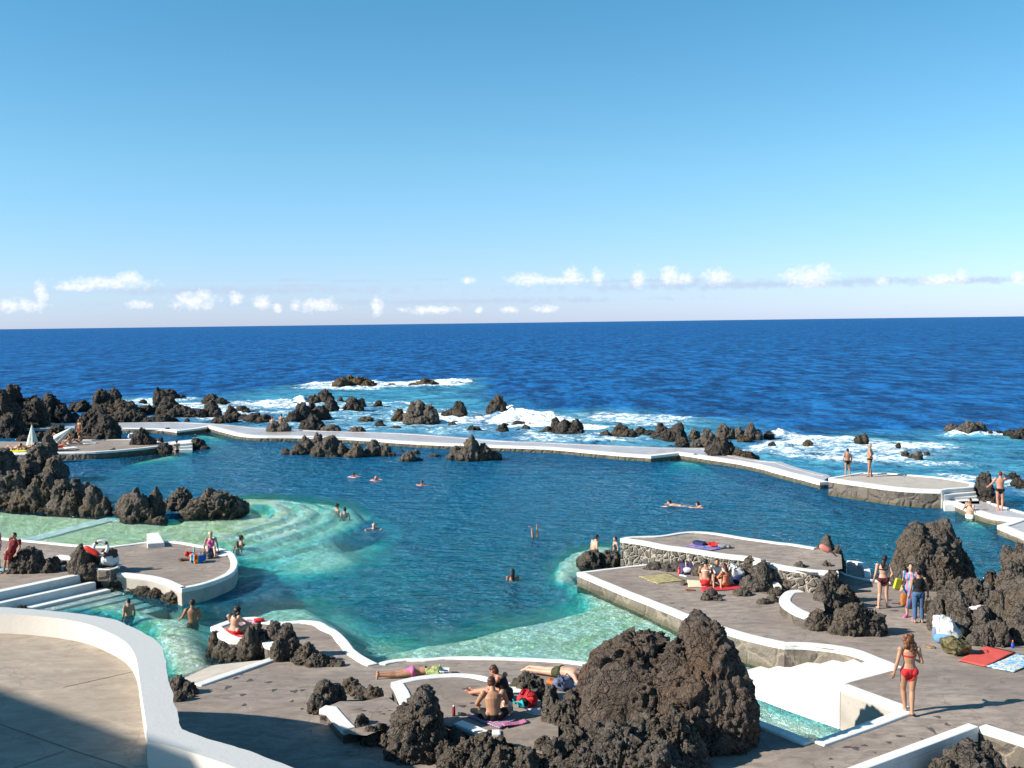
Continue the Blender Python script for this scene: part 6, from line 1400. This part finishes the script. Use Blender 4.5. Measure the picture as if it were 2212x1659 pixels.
lump('brown bag behind the white bundle', TE, (945,345), zP+.5, (.5,.3,.36), simple('bag_dark_brown', (.07,.045,.03), .8), 'bag', 'bag', seed=23)
lump('rainbow striped beach bag next to the blonde woman', TE, (1700,385), zP, (.62,.42,.36), pmat('rainbow_bag', [(.15,(.02,.10,.45)),(.35,(.02,.30,.35)),(.5,(.10,.40,.08)),(.65,(.55,.50,.04)),(.85,(.5,.05,.03))], 1.1, .4, .3), 'bag', 'bag', strap=CL['blue'], seed=24)
lump('dark grey bag between the blonde woman and the rainbow bag', TE, (1785,350), zP, (.36,.30,.26), simple('bag_charcoal', (.06,.065,.07), .6), 'bag', 'bag', strap=CL['black'], seed=25)
lump('red and white cap with goggles left of the rainbow bag', TE, (1625,330), zP, (.30,.24,.16), CL['red'], 'hat', 'hat', seed=26)
lump('pair of brown sandals left of the rainbow bag', TE, (1590,370), zP, (.50,.24,.10), simple('sandal_dark', (.10,.07,.05), .7), 'sandals', 'sandals', seed=27)
p = at(*TE(1668,300), zP); mb = MB(); mb.tube([(0,0,0),(0,0,.01),(0,0,.18),(0,0,.22)], [.035,.037,.036,.016]); o = mb.build('bottle', simple('bottle_green', (.25,.45,.35), .2)); o.location = p; tag(o, 'pale green water bottle standing behind the rainbow bag', 'bottle')
towel('white towel under the blonde woman', TE, [(1880,330),(1940,338),(1990,300),(1910,285)], zP, CL['white'], seed=18)
towel('light blue towel at the feet of the person in the red dress', TE, [(-40,435),(-40,475),(75,455),(70,430)], zP, simple('towel_light_blue', (.15,.40,.5), .9), seed=19)
# island deck things
def parasol(label, T, f, z, tilt, rz, L):
    p = at(*T(*f), z); o = empty('parasol', p); o.rotation_euler = (0, tilt, rz); tag(o, label, 'parasol')
    mb = MB(); mb.tube([(0,0,0),(0,0,L)], [.02,.02], n=8); mb.build('pole', CL['white'], o)
    c = MB(); n = 20; pts = []; V = []
    for (z_, r_) in ((.25, .42), (.30, .40), (L*.5, .26), (L*.8, .12), (L-.05, .04), (L, .02)):
        for i in range(n):
            a = 2*math.pi*i/n; rr_ = r_*(1+.18*math.cos(a*6)); V.append((rr_*math.cos(a), rr_*math.sin(a), z_))
    c.add(V, [(k*n+i, k*n+(i+1) % n, (k+1)*n+(i+1) % n, (k+1)*n+i) for k in range(5) for i in range(n)] + [tuple(range(n-1,-1,-1)), tuple(range(5*n, 6*n))])
    c.build('canopy', simple('canopy_pale', (.50,.56,.50), .8, .06), o)
    return o
parasol('folded pale green parasol standing upright on the island', TA, (282,752), zI, 0, 0, 1.75)
parasol('folded white parasol leaning to the right on the island', TA, (475,705), zI+.1, R(48), R(0), 1.7)
towel('yellow towel under the sunbather furthest left', TA, [(60,770),(110,792),(260,780),(180,762)], zI, CL['yellow'], seed=20)
towel('pale towel by the seated woman on the island', TA, [(700,708),(720,718),(840,712),(800,702)], zI, CL['white'], seed=21)
towel('white towel beside the upright sunbather', TA, [(540,745),(560,760),(680,750),(640,738)], zI, CL['white'], seed=22)
towel('red towel under the reclining sunbather', TA, [(455,740),(470,752),(560,748),(540,730)], zI, CL['red'], seed=23)
# wet stains on the deck are part of its material; a few puddled footprints are real damp patches
def stain(T, spots, z, name, mat):
    mb = MB()
    for (cx, cy, w_, h_) in spots:
        c = at(*T(cx, cy), z); a = at(*T(cx+w_, cy), z); b = at(*T(cx, cy+h_), z); rx = (a-c).length; ry = (b-c).length; n = 22; V = []
        for i in range(n):
            an = 2*math.pi*i/n; k = .8+.22*math.sin(3*an+cx)+.12*math.sin(5*an+cy)+.06*math.sin(9*an); x, y_ = c.x+rx*k*math.cos(an), c.y+ry*k*math.sin(an)
            V.append((x, y_, z(x, y_)+.005 if callable(z) else z+.005))
        mb.add(V, [tuple(range(n))])
    o = mb.build(name, mat, None, False); o['kind'] = 'structure'; return o
wet = concrete('damp_concrete', (.085,.068,.058), (.12,.095,.08), (.07,.056,.048), rough=.6)
stain(TF, [(610,965,30,18),(800,905,28,14),(1005,990,22,14),(735,1030,28,12),(960,922,35,9),(750,1115,22,12),(1180,1000,40,14),(1250,990,25,10),(680,885,25,12),(1160,1085,16,12),(1245,1150,14,8),(730,858,14,6)], zB, 'damp_patches', wet)
stain(TI, [(1420,1335,28,30),(700,1480,60,10),(760,1490,40,18),(1145,1385,45,10),(1050,1440,28,10),(1550,1285,24,16),(840,1465,35,8),(1470,1220,35,14),(550,1580,20,10),(930,1530,12,6),(1330,1410,12,6),(1640,1315,30,6),(560,1650,20,8)], zB, 'damp_patches', wet)
stain(TG, [(1745,760,60,18),(1690,955,45,14),(520,990,50,7),(740,1025,50,7),(820,985,35,5),(1800,920,30,10)], zBed, 'damp_patches', wet)
stain(TK, [(1130,820,60,10),(1100,880,40,8),(1050,790,35,8),(1140,700,50,8),(880,640,50,6)], zA, 'damp_patches', wet)
stain(TJ, [(1100,710,80,16),(600,690,30,10),(960,770,60,16),(1080,860,40,8),(480,600,50,16),(1180,910,24,6),(1320,960,14,8),(700,760,30,12),(1170,780,24,8),(560,580,60,14)], zA, 'damp_patches', wet)
